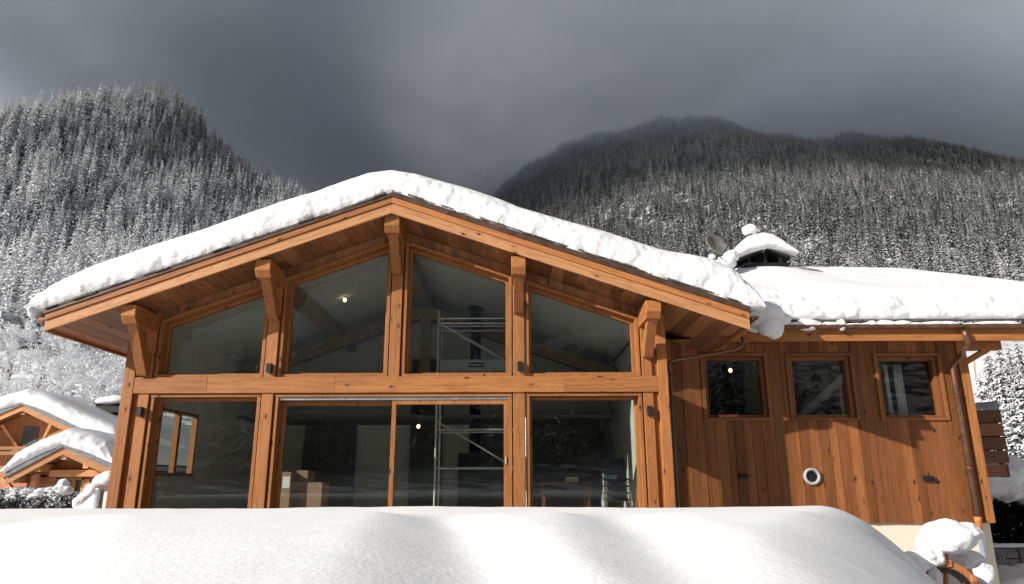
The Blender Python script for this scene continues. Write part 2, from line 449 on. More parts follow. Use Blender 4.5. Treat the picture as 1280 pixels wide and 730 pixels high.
# sliding door
a, b = POSTS[1][1]+g, POSTS[3][0]-g; t = .06; z1 = BZ0-.004
fr = MB(); ring(fr, rect(a, b, FZ-.05, z1), rect(a+t, b-t, FZ, z1-t), 12.03, 12.36)
sd = fr.build('sliding_door', 'wz', chalet, .004)
MB().box(a+.004, b-.004, 12.018, 12.029, z1-t+.006, z1-.006).build('head_strip', 'wx', sd)
MB().box(a+t+.002, b-t-.002, 12.07, 12.20, z1-t-.045, z1-t-.003).build('track', 'alu', sd)
zt = z1-t-.05
xm = at(488, 560, 12.1).x
def leaf(nm, a, b, y0, y1):
    w = .075; mb = MB(); ring(mb, rect(a, b, FZ+.002, zt), rect(a+w, b-w, FZ+.1, zt-w), y0, y1)
    l = mb.build(nm, 'wz', sd, .004)
    ym = (y0+y1)/2
    MB().prism(rect(a+w-.01, b-w+.01, FZ+.09, zt-w+.01), ym-.006, ym+.006).build('pane', 'glass', sd)
leaf('fixed_leaf', a+t+.002, xm+.05, 12.24, 12.31)
leaf('sliding_leaf', xm, b-t-.004, 12.09, 12.16)
MB().box(b-t-.055, b-t-.03, 12.05, 12.089, .28, .40).build('door_handle', 'alu', sd, .006)

# side and interior walls of the gable room
WL, WR = -6.45, 2.47
# left wall with a window opening
lw = MB(); y0, y1 = 12.205, 21.0; wy0, wy1, wz0, wz1 = 12.85, 14.75, .12, 1.36
xo = OPL[0]+.01
def wallx(mb, xa, xb, ya, yb, za, zb, holes):
    """wall slab in the YZ plane with rectangular holes, in strips"""
    ys = sorted({ya, yb, *[h[0] for h in holes], *[h[1] for h in holes]})
    for p, q in zip(ys, ys[1:]):
        zs = [za]
        for h in sorted(holes, key=lambda h: h[2]):
            if h[0] <= p and q <= h[1]: zs += [h[2], h[3]]
        zs.append(zb)
        for u, w in zip(zs[::2], zs[1::2]):
            if w > u: mb.box(xa, xb, p, q, u, w)
wallx(lw, WL-.06, WL, 12.34, 18.0, FZ, zl(SOF, WL)-.05, [(wy0, wy1, wz0, wz1)])
lw.build('inside_wall', 'plaster', chalet)
lw = MB(); wallx(lw, xo, WL-.062, 12.21, 18.0, GZ, zl(SOF, xo)-.03, [(wy0, wy1, wz0, wz1)]); lw.build('side_wall', 'clad', chalet)
fr = MB()
for (ya, yb, za, zb) in ((wy0, wy1, wz0, wz0+.06), (wy0, wy1, wz1-.06, wz1), (wy0, wy0+.06, wz0+.06, wz1-.06), (wy1-.06, wy1, wz0+.06, wz1-.06), (13.9, 14.0, wz0+.06, wz1-.06)):
    fr.box(WL-.15, WL-.05, ya, yb, za, zb)
f = fr.build('window', 'wz', chalet)
MB().box(WL-.10, WL-.094, wy0+.05, wy1-.05, wz0+.05, wz1-.05).build('pane', 'glass', f)
# right return wall with two narrow lights
rw = MB(); holes = [(12.66, 13.2, FZ+.15, .68), (12.72, 13.42, BZ1+.08, 2.5)]
wallx(rw, WR, OPR[1]-.01, 12.34, DW, FZ, zl(SOF, OPR[1])-.04, holes)
wallx(rw, WR, OPR[1]-.01, DW, 18.0, FZ, zl(SOF, OPR[1])-.04, [])
rw.build('inside_wall', 'plaster', chalet)
for h in holes:
    f = MB(); vs = [(xx, *p) for xx in (WR+.05, WR+.12) for e in (0, .04) for p in ((h[0]+e, h[2]+e), (h[1]-e, h[2]+e), (h[1]-e, h[3]-e), (h[0]+e, h[3]-e))]
    fs = []
    for j in range(4):
        q = (j+1) % 4; fs += [(j, q, 4+q, 4+j), (8+j, 12+j, 12+q, 8+q), (j, 8+j, 8+q, q), (4+j, 4+q, 12+q, 12+j)]
    f.add(vs, fs)
    f = f.build('window', 'wy', chalet)
    MB().box(WR+.08, WR+.086, h[0]+.001, h[1]-.001, h[2]+.03, h[3]-.03).build('pane', 'glass', f)
MB().box(WL-.05, WR+.05, 12.03, 18.0, FZ-.3, FZ-.01).build('floor', 'concrete', chalet)
MB().prism([(WL, FZ), (WR, FZ), (WR, zl(4.4, WR)), (RX, 4.4), (WL, zl(4.4, WL))], 18.0, 18.1).build('inside_wall', 'plaster', chalet)
for a, b in ((WL, RX), (RX, WR)):
    MB().prism(rake_poly(a, b, 4.385, 4.43), 12.345, 18.0).build('ceiling', 'ceilpl', chalet)
# inside timber: purlins, ridge and truss
mb = MB()
for c, w, h in ((-4.14, .2, .3), (RX, .24, .34), (.13, .2, .3)):
    zt2 = zl(4.38, c+(w/2 if c > RX else -w/2)) if c != RX else 4.34
    mb.box(c-w/2, c+w/2, 12.36, 17.98, zt2-h, zt2)
mb.build('inside_purlin', 'beam_in', chalet)
mb = MB()
mb.prism(rake_poly(WL+.02, RX, 3.78, 4.06), 16.2, 16.45); mb.prism(rake_poly(RX, WR-.02, 3.78, 4.06), 16.2, 16.45)
mb.box(RX-.12, RX+.12, 16.24, 16.41, 2.2, 3.77)
mb.box(-4.6, .6, 16.22, 16.43, 1.98, 2.19)
mb.build('roof_truss', 'beam_in', chalet)
# dark openings and cupboards at the back of the room
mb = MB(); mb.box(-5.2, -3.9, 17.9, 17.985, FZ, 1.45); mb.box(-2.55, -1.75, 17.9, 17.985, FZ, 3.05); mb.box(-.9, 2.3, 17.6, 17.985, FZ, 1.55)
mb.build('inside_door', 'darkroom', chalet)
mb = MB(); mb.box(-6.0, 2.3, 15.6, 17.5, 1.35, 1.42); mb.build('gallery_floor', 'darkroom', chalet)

# gable gutters seen end-on
def half_gutter(mb, p0, p1, r, th=.008, n=12):
    p0 = Vector(p0); p1 = Vector(p1); d = (p1-p0).normalized(); s = d.cross(Vector((0, 0, 1))).normalized()
    P = []
    for p in (p0, p1):
        P.append([[p+s*(rr*math.cos(a))+Vector((0, 0, rr*math.sin(a))) for a in [math.pi+math.pi*k/n for k in range(n+1)]] for rr in (r, r-th)])
    vs = [v for e in P for rg in e for v in rg]; k = n+1; fs = []
    for j in range(n):
        fs += [(j, j+1, 2*k+j+1, 2*k+j), (k+j, 3*k+j, 3*k+j+1, k+j+1), (j, k+j, k+j+1, j+1), (2*k+j, 2*k+j+1, 3*k+j+1, 3*k+j)]
    fs += [(0, 2*k, 3*k, k), (n, k+n, 3*k+n, 2*k+n)]
    mb.add(vs, fs)
for xe, s in ((XL, -1), (XR, 1)):
    mb = MB(); half_gutter(mb, (xe+s*.085, D1+.0, zl(4.63, xe)), (xe+s*.085, 12.72 if s > 0 else 18.0, zl(4.62, xe)), .075)
    mb.box(xe+s*.085-.07, xe+s*.085+.07, D1+.004, D1+.01, zl(4.63, xe)-.05, zl(4.63, xe)-.001)
    mb.build('gutter', 'copper', chalet)
# copper pipe from gable eave across to the corner post and down
P = [at(928, 421, 12.35), at(929, 428, 12.35), at(926, 433, 12.33), at(918, 437, 12.3), at(880, 444, 12.24), at(845, 449.5, 12.18), at(838, 452, 12.16), at(836.5, 457, 12.15), at(836.8, 463, 12.15)]
MB().tube(P, .028, 10).build('rain_pipe', 'copper', chalet, smooth=True)
q = at(837, 463, 12.15)
MB().tube([(q.x, 12.15, q.z), (q.x+.0, 12.15, GZ)], .026, 10).build('downpipe', 'steelgrey', chalet, smooth=True)

# ------------------------------------------------------------------ wing
WX0, WX1 = OPR[1], 8.90
CB = -.771
wins = []
for x0, x1 in ((881, 946), (986, 1052), (1095, 1160)):
    wins.append((at(x0, 452, 13.75).x, at(x1, 452, 13.75).x, at(x0, 519.5, 13.75).z, at(x0, 452, 13.75).z))
WT = 3.0                                       # wall top, up in the eave
co = .085                                      # casing width
holes = [(w[0]-co, w[1]+co, w[2]-co*.8, w[3]+co) for w in wins]
mb = MB(); x = WX0+.01
while x < WX1-.19:
    w = random.choice((.13, .16, .19, .22, .25)); x1 = min(x+w, WX1-.185)
    d = random.choice((0, 0, .006, .014)); xa, xb = x+.002, x1-.003
    segs = [(CB+random.uniform(-.003, .003), WT)]
    for h in holes:
        if xb > h[0] and xa < h[1]:
            # a board that meets a window is notched round it
            lo = (max(xa, h[0]), min(xb, h[1]))
            if xa < h[0]: mb.box(xa, h[0]-.002, DW-d, DW+.03, CB, WT)
            if xb > h[1]: mb.box(h[1]+.002, xb, DW-d, DW+.03, CB, WT)
            mb.box(lo[0], lo[1], DW-d, DW+.03, CB, h[2]-.002); mb.box(lo[0], lo[1], DW-d, DW+.03, h[3]+.002, WT)
            segs = []
    for s0, s1 in segs: mb.box(xa, xb, DW-d, DW+.03, s0, s1)
    x = x1
mb.build('cladding', 'clad', chalet, .003)
def wally(mb, ya, yb, xa, xb, za, zb, holes):
    xs = sorted({xa, xb, *[h[0] for h in holes], *[h[1] for h in holes]})
    for p, q in zip(xs, xs[1:]):
        zs = [za]
        for h in holes:
            if h[0] <= p and q <= h[1]: zs += [h[2], h[3]]
        zs.append(zb)
        for u, w in zip(zs[::2], zs[1::2]): mb.box(p, q, ya, yb, u, w)
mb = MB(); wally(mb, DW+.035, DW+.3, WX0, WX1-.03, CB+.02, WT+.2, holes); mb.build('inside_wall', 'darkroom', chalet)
MB().box(WX1-.18, WX1, DW-.035, DW+.03, CB+.002, WT).build('corner_board', 'wz', chalet, .005)
mb = MB(); y = DW+.032
while y < 24:
    w = random.uniform(.16, .24); mb.box(WX1-.028, WX1-random.uniform(0, .01), y+.002, min(y+w, 24)-.002, CB, 4.6 if False else min(WT+(y-DW)*.38, 5.4)-.1); y += w
mb.build('cladding', 'clad', chalet)
MB().box(WX0, WX1-.06, DW+.05, 24, GZ-.5, CB+.015).build('foundation', 'cream', chalet, .01)
for w in wins:
    fr = MB(); o = rect(w[0]-co, w[1]+co, w[2]-co*.8, w[3]+co); i = rect(w[0], w[1], w[2], w[3])
    c = MB(); oo = rect(w[0]-co-.055, w[1]+co+.055, w[2]-co*.8-.04, w[3]+co+.05); ring(c, oo, rect(w[0]-co+.006, w[1]+co-.006, w[2]-co*.8+.006, w[3]+co-.006), DW-.045, DW-.016)
    f = c.build('window', 'cladx', chalet, .003)
    fr = MB(); ring(fr, rect(w[0]-co+.008, w[1]+co-.008, w[2]-co*.8+.008, w[3]+co-.008), rect(w[0]-.004, w[1]+.004, w[2]-.004, w[3]+.004), DW+.03, DW+.19)
    fr.build('sash', 'clad', f, .003)
    MB().prism(rect(w[0]-.02, w[1]+.02, w[2]-.02, w[3]+.02), 13.744, 13.756).build('pane', 'glass', f)
# the block of wood on the first sill
p0 = at(898, 524, DW-.06); p1 = at(921, 517, DW-.06)
MB().box(p0.x, p1.x, DW-.1, DW+.02, wins[0][2]-.055, wins[0][2]+.0).build('sill_block', 'wx', chalet, .004)
# wing room
mb = MB(); mb.box(WX0+.02, WX1-.1, 18.9, 19, CB, 3.6); mb.box(5.25, 5.35, 13.91, 18.9, CB, 3.4); mb.box(WX0+.02, WX1-.1, 13.91, 19, CB-.0+.02, CB+.06)
mb.build('inside_wall', 'plaster', chalet)
mb = MB(); mb.add([(5.36, 13.95, .4), (8.7, 17.5, 3.2), (8.7, 18.4, 3.2), (5.36, 15.4, .4)], [(0, 1, 2, 3)]); 
MB().prism([(5.4, .5), (8.2, 2.9), (8.2, 3.1), (5.4, .75)], 15.2, 16.4).build('inside_slab', 'plaster', chalet)  # pale slab sloping up behind the right-hand wing windows

mb = MB(); mb.box(2.70, 5.245, 15.9, 15.98, CB+.07, 3.1); mb.box(2.70, 5.245, 13.915, 15.89, 2.62, 2.7); mb.box(2.70, 2.76, 13.915, 15.89, CB+.07, 2.61)  # dark box added behind the first wing window to darken its room
mb.build('added_dark_box', 'darkroom', chalet)
# wing eave
EY = 12.86; RE = 11.2
zf0 = at(1100, 426, EY).z; zf1 = at(1100, 413, EY).z
mb = MB(); mb.box(3.74, RE, EY, EY+.04, zf0, zf1+.1); mb.build('eave_board', 'wx', chalet, .004)
mb = MB(); x = 2.7
while x < RE:
    w = random.uniform(.16, .22); mb.prismx([(EY+.042, zf0+.03), (DW+.04, zf0+.03+.18*.9), (DW+.04, zf0+.05+.18*.9), (EY+.042, zf0+.05)], x+.002, min(RE, x+w)-.002); x += w
mb.build('soffit', 'soffit', chalet)
mb = MB(); half_gutter(mb, (RE, 12.76, zf1+.085), (3.95, 12.76, zf1+.075), .07); 
x = 4.3
while x < RE: mb.bar((x, 12.69, zf1+.085), (x, 12.855, zf1+.1), .02, .006); x += .75
mb.build('gutter', 'copper', chalet)
# main roof
RIY, RSL = 20.0, .38
RZ0 = at(1100, 398, 12.80).z
def mroof(Y): return RZ0+RSL*(Y-12.8) if Y < RIY else RZ0+RSL*(RIY-12.8)-RSL*(Y-RIY)
mb = MB()
for x0, x1, ys in ((3.2, RE, 12.8), (-6.5, 3.2, 18.15)):
    mb.prismx([(ys, mroof(ys)-.06), (RIY, mroof(RIY)-.06), (27, mroof(27)-.06), (27, mroof(27)), (RIY, mroof(RIY)), (ys, mroof(ys))], x0, x1)
mb.build('roof', 'slate', chalet)
MB().prismx([(12.9, mroof(12.9)-.26), (RIY, mroof(RIY)-.26), (RIY, mroof(RIY)-.065), (12.9, mroof(12.9)-.065)], RE-.08, RE-.03).build('barge_board', 'wy', chalet)
# purlin end and brace at the right corner
a = at(1228, 431, DW+.1)
mb = MB(); mb.box(WX1-.4, at(1254, 430, DW).x, DW-.03+.08, DW+.2, zf0-.03, zf0+.16); mb.build('purlin', 'wx', chalet, .01)
mb = MB(); p = at(1240, 433, DW+.15); q = at(1212, 455, DW+.15)
mb.bar((p.x, DW+.14, p.z), (WX1, DW+.14, q.z), .1, .13, (0, 1, 0)); mb.build('bracket', 'wx', chalet, .008)
# downpipe at the wing corner
gx = at(1205, 415, 12.76)
P = [(gx.x, 12.76, gx.z+.03), (gx.x+.03, 12.76, gx.z-.08), (gx.x+.05, 12.79, gx.z-.2)]
q0 = at(1190, 456, 13.47); 
P += [(q0.x+.09, 13.3, q0.z+.13), (q0.x+.01, 13.45, q0.z+.0), (q0.x, 13.48, q0.z-.12)]
zz = at(1222, 648, 13.48).z; xb = at(1222, 648, 13.48).x
P += [(xb-.0, 13.48, zz)]
mb = MB(); mb.tube(P, [.055, .048, .045, .045, .045, .045, .045], 14)
for z in (1.6, .2): mb.tube([(xb-.0+(q0.x-xb)*(z-zz)/(q0.z-zz), 13.48, z), (xb+(q0.x-xb)*(z-zz)/(q0.z-zz), 13.48, z+.035)], .056, 14)
dp = mb.build('downpipe', 'copper', chalet, smooth=True)
mb = MB(); z2 = at(1223, 663, 13.48).z; mb.tube([(xb, 13.48, zz+.03), (xb, 13.48, zz-.05), (xb, 13.48, zz-.055), (xb, 13.48, z2)], [.062, .062, .056, .056], 14)
mb.build('pipe_collar', 'orange', dp, smooth=True)
MB().tube([(xb, 13.48, z2+.01), (xb+.01, 13.5, GZ)], .05, 14).build('pipe_foot', 'bluepipe', dp, smooth=True)
# round vent
v = at(1015, 595.5, DW-.02); r = .155
mb = MB(); rings = []
prof = [(r, DW+.0), (r, DW-.05), (r*.86, DW-.062), (r*.70, DW-.045), (r*.66, DW-.01), (r*.60, DW+.0)]
vs = [(v.x+rr*math.cos(2*math.pi*k/28), y, v.z+rr*math.sin(2*math.pi*k/28)) for rr, y in prof for k in range(28)]
mb.add(vs, [(i*28+k, i*28+(k+1) % 28, (i+1)*28+(k+1) % 28, (i+1)*28+k) for i in range(len(prof)-1) for k in range(28)])
ve = mb.build('air_vent', 'vent', chalet, smooth=True)
mb = MB(); mb.add([(v.x+r*.63*math.cos(2*math.pi*k/28), DW-.017, v.z+r*.63*math.sin(2*math.pi*k/28)) for k in range(28)], [tuple(range(28))])
for k in range(5):
    zz2 = v.z+(k-2)*.038; hw = math.sqrt(max(0, (r*.6)**2-(zz2-v.z)**2)); mb.box(v.x-hw, v.x+hw, DW-.03, DW-.02, zz2-.006, zz2+.006)
mb.build('vent_grille', 'black', ve)
# slatted balcony on the side wall
mb = MB(); BY = 16.0
p0 = at(1216, 512, BY); p1 = at(1258, 590, BY); zt0, zb0 = p0.z, at(1250, 597, BY).z; xe = at(1249, 512, BY).x
hts = np.linspace(zb0, zt0, 6)
for k in range(5):
    xr = xe+.0 if k else xe-.1
    mb.box(WX1+.02, xr, BY-random.uniform(.02, .05), BY+.02, hts[k]+.012, hts[k+1]-.012)
    mb.box(xe-.04, xe, BY+.03, 18.4, hts[k]+.012, hts[k+1]-.012)
mb.box(WX1+.02, xe-.06, BY+.03, 18.4, zb0+.05, zb0+.15); mb.box(xe-.16, xe-.06, BY+.025, BY+.11, zb0, zt0-.02)
bal = mb.build('balcony', 'darkw', chalet, .006)
ts = MB(); P = []
for i in range(13):
    u = i/12; X_ = WX1+.05+u*(xe-WX1-.08); zt_ = zt0+.02+.17*u**1.5+.01*math.sin(u*9)
    P.append([Vector((X_, BY-.06, zt0-.01)), Vector((X_, BY-.03, zt_)), Vector((X_, BY+.5, zt_+.02))])
o = grid('balcony_cover', 'tin', P, 13, 3, bal)

# chimney -----------------------------------------------------------------
CY = 18.0; cb = at(950, 338, CY); cx = cb.x; zbase = mroof(CY)
zs = at(950, 332, CY-.45).z
mb = MB(); mb.box(cx-.5, cx+.5, CY-.45, CY+.45, zbase-.3, zs-.04)
ch = mb.build('chimney', 'brick', chalet, .01)
mb = MB(); mb.box(cx-.62, cx+.58, CY-.55, CY+.55, zs-.04, zs+.05)
hz = at(950, 311, CY-.5).z
for sx in (-.42, 0, .42):
    for sy in (-.4, .4): mb.box(cx+sx-.045, cx+sx+.045, CY+sy-.045, CY+sy+.045, zs+.05, zs+.36-.1*abs(sx))
# hood: pitched plates
for s in (-1, 1):
    mb.prism([(cx, hz-.04), (cx+s*.72, hz-.36), (cx+s*.72, hz-.32), (cx, hz)] if s < 0 else [(cx, hz-.04), (cx, hz), (cx+s*.62, hz-.26), (cx+s*.62, hz-.30)], CY-.58, CY+.58)
mb.box(cx-.16, cx+.16, CY-.2, CY+.2, zs+.05, hz-.06)
mb.tube([(cx-.17, CY, hz), (cx-.17, CY, hz+.66)], .1, 12)
mb.build('chimney_hood', 'black', ch, .006)

# ------------------------------------------------------------------ things on the house
def wall_lamp(x, y, Y, label, w=.085, h=.16, d=.10, z=None):
    p = at(x, y, Y)
    t = thing('wall_lamp', (p.x, Y, p.z), label, 'lamp', 'black box lamps on the glazed front')
    mb = MB(); mb.box(-w/2, w/2, -d, -.012, -h/2, h/2); o = mb.build('lamp_body', 'black'); o.parent = t
    md = o.modifiers.new('bevel', 'BEVEL'); md.width = .006
    mb = MB(); mb.box(-w/2+.01, w/2-.01, -.0115, -.0005, -h/2+.02, h/2-.02); o = mb.build('back_plate', 'black'); o.parent = t
    mb = MB(); mb.box(-w/2+.015, w/2-.015, -d+.02, -.025, -h/2-.004, -h/2-.0005); o = mb.build('lens', 'vent'); o.parent = t
wall_lamp(177, 515, 12.0, 'black box lamp on the leftmost window post, below the tie beam')
wall_lamp(338, 461, 12.0, 'black box lamp just above the beam between the two left upper panes')
wall_lamp(650, 458.5, 12.0, 'black box lamp just above the beam beside the sloping right upper pane')
wall_lamp(811.5, 514, 12.0, 'black box lamp on the rightmost window post, below the tie beam')
def outlet(x, y, label):
    p = at(x, y, DW-.018)
    t = thing('wall_fitting', (p.x, DW-.018, p.z), label, 'wall fitting', 'small black fittings on the wing wall')
    o = MB().box(-.085, .085, -.045, 0, -.05, .045).build('fitting_box', 'black'); o.parent = t
    o = MB().prismx([(-.046, .045), (-.085, -.0), (-.075, -.02), (-.046, .025)], -.08, .08).build('fitting_flap', 'black'); o.parent = t
outlet(929, 595.5, 'small black wall fitting in the shaded part of the wing wall')
outlet(1160, 598, 'small black wall fitting in the sunlit part of the wing wall under the last window')

# satellite dish
p = at(896, 309, 17.3)
dish = thing('satellite_dish', (p.x, 17.3, mroof(17.3)), 'brown-grey satellite dish beside the chimney, its lower half packed with snow', 'satellite dish')
nrm = Vector((.42, -.80, .42)).normalized(); u = nrm.cross(Vector((0, 0, 1))).normalized(); w = u.cross(nrm)
c = Vector((p.x, 17.3, p.z)); P = []
for sgn in (0, 1):
    for i in range(7):
        rr = .41*(i/6 if sgn == 0 else 1-i/6); P.append([c+(u*math.cos(2*math.pi*k/28)+w*math.sin(2*math.pi*k/28)*.92)*rr+nrm*(.34*rr*rr*1.6-.012*sgn) for k in range(29)])
o = grid('reflector', 'dish', P, 14, 29, dish)
mb = MB(); mb.tube([c-nrm*.03, c-nrm*.14, Vector((p.x+.02, 17.35, mroof(17.3)-.1))], .03, 8)
mb.build('mast', 'black', dish)
mb = MB(); fe = c+nrm*.42-w*.2
mb.tube([c-w*.32+nrm*.05, fe], .017, 6); mb.tube([fe, fe+Vector((.04, .02, .07))], .04, 8)
mb.tube([c-w*.3+u*.12, c-w*.62+u*.3+nrm*.2], .015, 6); mb.tube([c-w*.45-u*.4, c-w*.8-u*.18], .014, 6)
mb.build('feed_arm', 'black', dish)
mb = MB()
a1 = at(925, 323, 17.2); b1 = at(905, 337, 17.1); mb.tube([a1, b1], .022, 6); a2 = at(915, 321, 17.2); b2 = at(922, 334, 17.1); mb.tube([a2, b2], .02, 6); mb.tube([at(922, 333, 17.1), at(910, 340, 17.0)], .022, 6)
mb.build('stay_rod', 'black', dish)

# ------------------------------------------------------------------ snow on the roofs
sil = [(48, 384), (52, 373), (60, 362), (75, 352), (105, 338), (135, 325), (200, 302), (250, 288), (300, 270), (350, 252), (400, 237), (430, 226), (460, 216), (490, 212), (520, 216), (560, 228), (600, 240),
       (650, 258), (700, 272), (750, 288), (800, 303), (830, 311), (860, 316), (890, 323), (912, 333), (930, 346), (940, 358), (946, 372), (948, 384)]
SY = D1+.22
tops = [(at(x, y, SY).x, at(x, y, SY).z) for x, y in sil]
def roofz(X): return zl(4.688+.07, X)
X0, X1 = tops[0][0]-.02, tops[-1][0]+.02
nu = 420
xs = [X0+(X1-X0)*i/(nu-1) for i in range(nu)]
# profile across the edge: (Y offset from the roof edge, share of thickness)
prof = [(.10, -.03), (.0, -.02), (-.045, .04), (-.075, .13), (-.09, .23), (-.09, .33), (-.08, .43), (-.06, .53), (-.03, .62), (.01, .70), (.06, .77), (.12, .83), (.19, .88), (.28, .925), (.4, .96), (.55, .98), (.8, 1.0), (1.3, 1.0), (2.2, 1.01), (3.5, 1.02), (5.0, 1.0), (7.2, 1.0)]
def dens(pr, k=2):
    o = []
    for (a, b), (c, d) in zip(pr, pr[1:]):
        m = k if c < 1 else 4
        o += [(a+(c-a)*i/m, b+(d-b)*i/m) for i in range(m)]
    return o+[pr[-1]]
prof = dens(prof, 3)
P = []
for X in xs:
    zt = lerp_tab(tops, X); zr = roofz(min(max(X, XL), XR))
    e = min(X-X0, X1-X)
    rz = 1.11 if e > .3 else 1.0
    T = max(.03, (zt-zr)*rz)
    if X < XL: zr2 = zr-.02
    row = []
    for yo, h in prof:
        y = D1+.02+yo; z = zr+T*h
        l = 1-sst(.62, .93, h)
        q = Vector((X*1.0, y*1.0, z*1.0))
        q2 = Vector((X, y*.8, z*.7))
        n1 = noise.noise(q2*4.2)*.75+noise.noise(q2*9.5+Vector((3, 1, 2)))*.42+noise.noise(q*22)*.13
        big = noise.noise(q*1.3)*.5
        k = .032*l*min(1, T/.25)
        y -= n1*k*1.25+big*.06*l
        z += n1*k*.25 + (1-l)*(noise.noise(Vector((X*.9, y*.35, 1)))*.03+noise.noise(Vector((X*3, y*1.2, 5)))*.008)
        x = X+noise.noise(q*6+Vector((0, 5, 0)))*k*.6
        row.append((x, y, z))
    P.append(row)
o = grid('roof_snow', 'snow', P, nu, len(prof)); tag(o, 'thick snow blanket along the gable roof of the glazed front', 'snow', kind='stuff')

# wing snow
xs = [2.0+(RE+.1-2.0)*i/359 for i in range(360)]
prof2 = [(.12, -.10), (.02, -.07), (-.04, .02), (-.07, .12), (-.08, .22), (-.075, .33), (-.06, .44), (-.03, .54), (.01, .63), (.06, .71), (.13, .79), (.22, .86), (.33, .92), (.48, .96), (.7, .99), (1.0, 1.0), (1.6, 1.0), (2.6, 1.0), (4.0, 1.0), (5.4, 1.0), (6.6, .98), (7.1, .93), (7.4, .93), (9, 1.0), (14, 1.0)]
prof2 = dens(prof2, 3)
P = []
for X in xs:
    row = []; e = (RE+.1-X); T = .50*(sst(-.02, .4, e)**.5)+.02
    T *= 1+.08*noise.noise(Vector((X*.8, 3, 1)))
    sc = .035*noise.noise(Vector((X*2.2, 0, 0)))
    yv = 12.8 if X > 3.9 else 12.8+(zl(5.1, X)-RZ0)/RSL-1.2
    yv = max(12.8, yv)
    for yo, h in prof2:
        f = min(1, max(0, yo)/7.2); yy = yv+yo if yo < .3 else (yv+.3)+(yo-.3)*((20.2-yv-.3)/(7.4-.3) if yo <= 7.4 else 1)+(0 if yo <= 7.4 else (20.2-yv-.3)-(7.1))
        z = mroof(yy)+T*h
        l = 1-sst(.8, 1.0, h) if yo < 2 else 0
        q = Vector((X, yy, z))
        n1 = noise.noise(q*3.8)*.7+noise.noise(q*9+Vector((3, 1, 2)))*.38+noise.noise(q*21)*.10
        k = .038*l
        yy2 = yy-n1*k*1.3+sc*l
        z += n1*k*.5+(1-l)*(noise.noise(Vector((X*.5, yy*.5, 1)))*.05+noise.noise(Vector((X*1.6, yy*.9, 7)))*.015)
        # flared drift round the chimney foot
        dd = math.hypot((X-cx)/1.1, (yy-CY+.1)/.9)
        z += .17*(1-sst(.45, 1.5, dd))
        row.append((X+noise.noise(q*6)*k*.6, yy2, z))
    P.append(row)
o = grid('roof_snow', 'snow', P, 360, len(prof2)); tag(o, 'thick snow blanket on the low wing roof behind the copper gutter', 'snow', kind='stuff')
# clumps caught in the gutter
mb = MB(); x = 4.0; k = 0
while x < RE:
    w = random.uniform(.08, .22); hgt = random.choice((.025, .035, .05, .08, .11)) if x < 7.6 else random.choice((0, 0, .02, .03, .045))
    if x < 4.35: hgt = .14
    if hgt: blob_mb(mb, (x+w, 12.765, zf1+.092), (w*1.15, .07, hgt), k, .25, 2, 2.5)
    x += w*1.5; k += 1
for (x, y, r) in ((1170, 404, .09), (1186, 404, .07), (1240, 404, .10), (1262, 404.5, .07)): 
    q = at(x, y, 12.74); blob_mb(mb, (q.x, 12.76, zf1+.10), (r*3.2, .065, .045), x, .2, 3)
o = mb.build('gutter_snow', 'snow', None, 0, True); tag(o, 'lumpy snow lying in the copper gutter of the wing', 'snow', kind='stuff')
# the drooping lump where the gable eave meets the gutter
mb = MB()
for (x, y, Y, r, k) in ((955, 394, 12.5, (.34, .34, .27), 8), (962, 406, 12.42, (.24, .24, .22), 3), (967, 412, 12.42, (.17, .18, .17), 5), (975, 399, 12.55, (.2, .18, .12), 9)):
    blob_mb(mb, at(x, y, Y), r, k, .10, 4, 1.6)
o = mb.build('snow_lump', 'snow', None, 0, True); tag(o, 'drooping lump of snow hanging between gable eave and wing gutter', 'snow lump')
mb = MB(); q = at(47, 390, D1+.1); blob_mb(mb, q, (.09, .2, .12), 3, .3, 3); q = at(51, 384, D1+.15); blob_mb(mb, q, (.1, .2, .09), 4, .3, 3)
o = mb.build('snow_lump', 'snow', None, 0, True); tag(o, 'small snow lump stuck on the left gutter end of the gable', 'snow lump')
# chimney cap snow
mb = MB()
P_ = []
nn = 44
for i in range(nn):
    u = -1+2*i/(nn-1); X = cx+.0+(u*.80 if u > 0 else u*1.02)
    hood = hz+.07-(.40 if X < cx else .27)*(math.hypot(X-cx, .22)-.0); e = 1-abs(u)
    T = .50*math.sqrt(sst(-.02, .75, e))+.02; row = []
    for yo, h in dens([(.2, -.05), (.0, .0), (-.1, .12), (-.13, .3), (-.1, .5), (0, .72), (.15, .88), (.4, 1), (.7, 1), (1.0, .8), (1.1, .4), (1.05, 0)], 3):
        q = Vector((X, yo, h)); nz = noise.noise(q*2.5)+.5*noise.noise(q*6)
        row.append((X, CY-.62+yo-nz*.05*(1-sst(.7, 1, h)), hood-.02+T*h*(1+.1*noise.noise(Vector((X*1.5, yo, 4))))))
    P_.append(row)
o = grid('chimney_snow', 'snow', P_, nn, len(P_[0])); tag(o, 'domed snow cap on the black chimney hood', 'snow')
mb = MB(); blob_mb(mb, (cx-.17, CY, hz+.70), (.21, .21, .16), 7, .15, 3)
o = mb.build('snow_ball', 'snow', None, 0, True); tag(o, 'small snow ball on top of the chimney flue', 'snow')
mb = MB()
for (x, y, Y, r, k) in ((908, 329, 17.1, .24, 1), (894, 331, 17.05, .15, 2), (884, 327, 17.0, .11, 3), (890, 321, 17.0, .09, 4), (914, 321, 17.1, .2, 5), (902, 326, 17.05, .13, 6), (898, 336, 17.0, .2, 7)):
    blob_mb(mb, at(x, y, Y), (r, r, r*.85), k, .2, 3, 2.0)
o = mb.build('snow_lump', 'snow', None, 0, True); tag(o, 'snow clumped over the lower half of the satellite dish', 'snow lump')

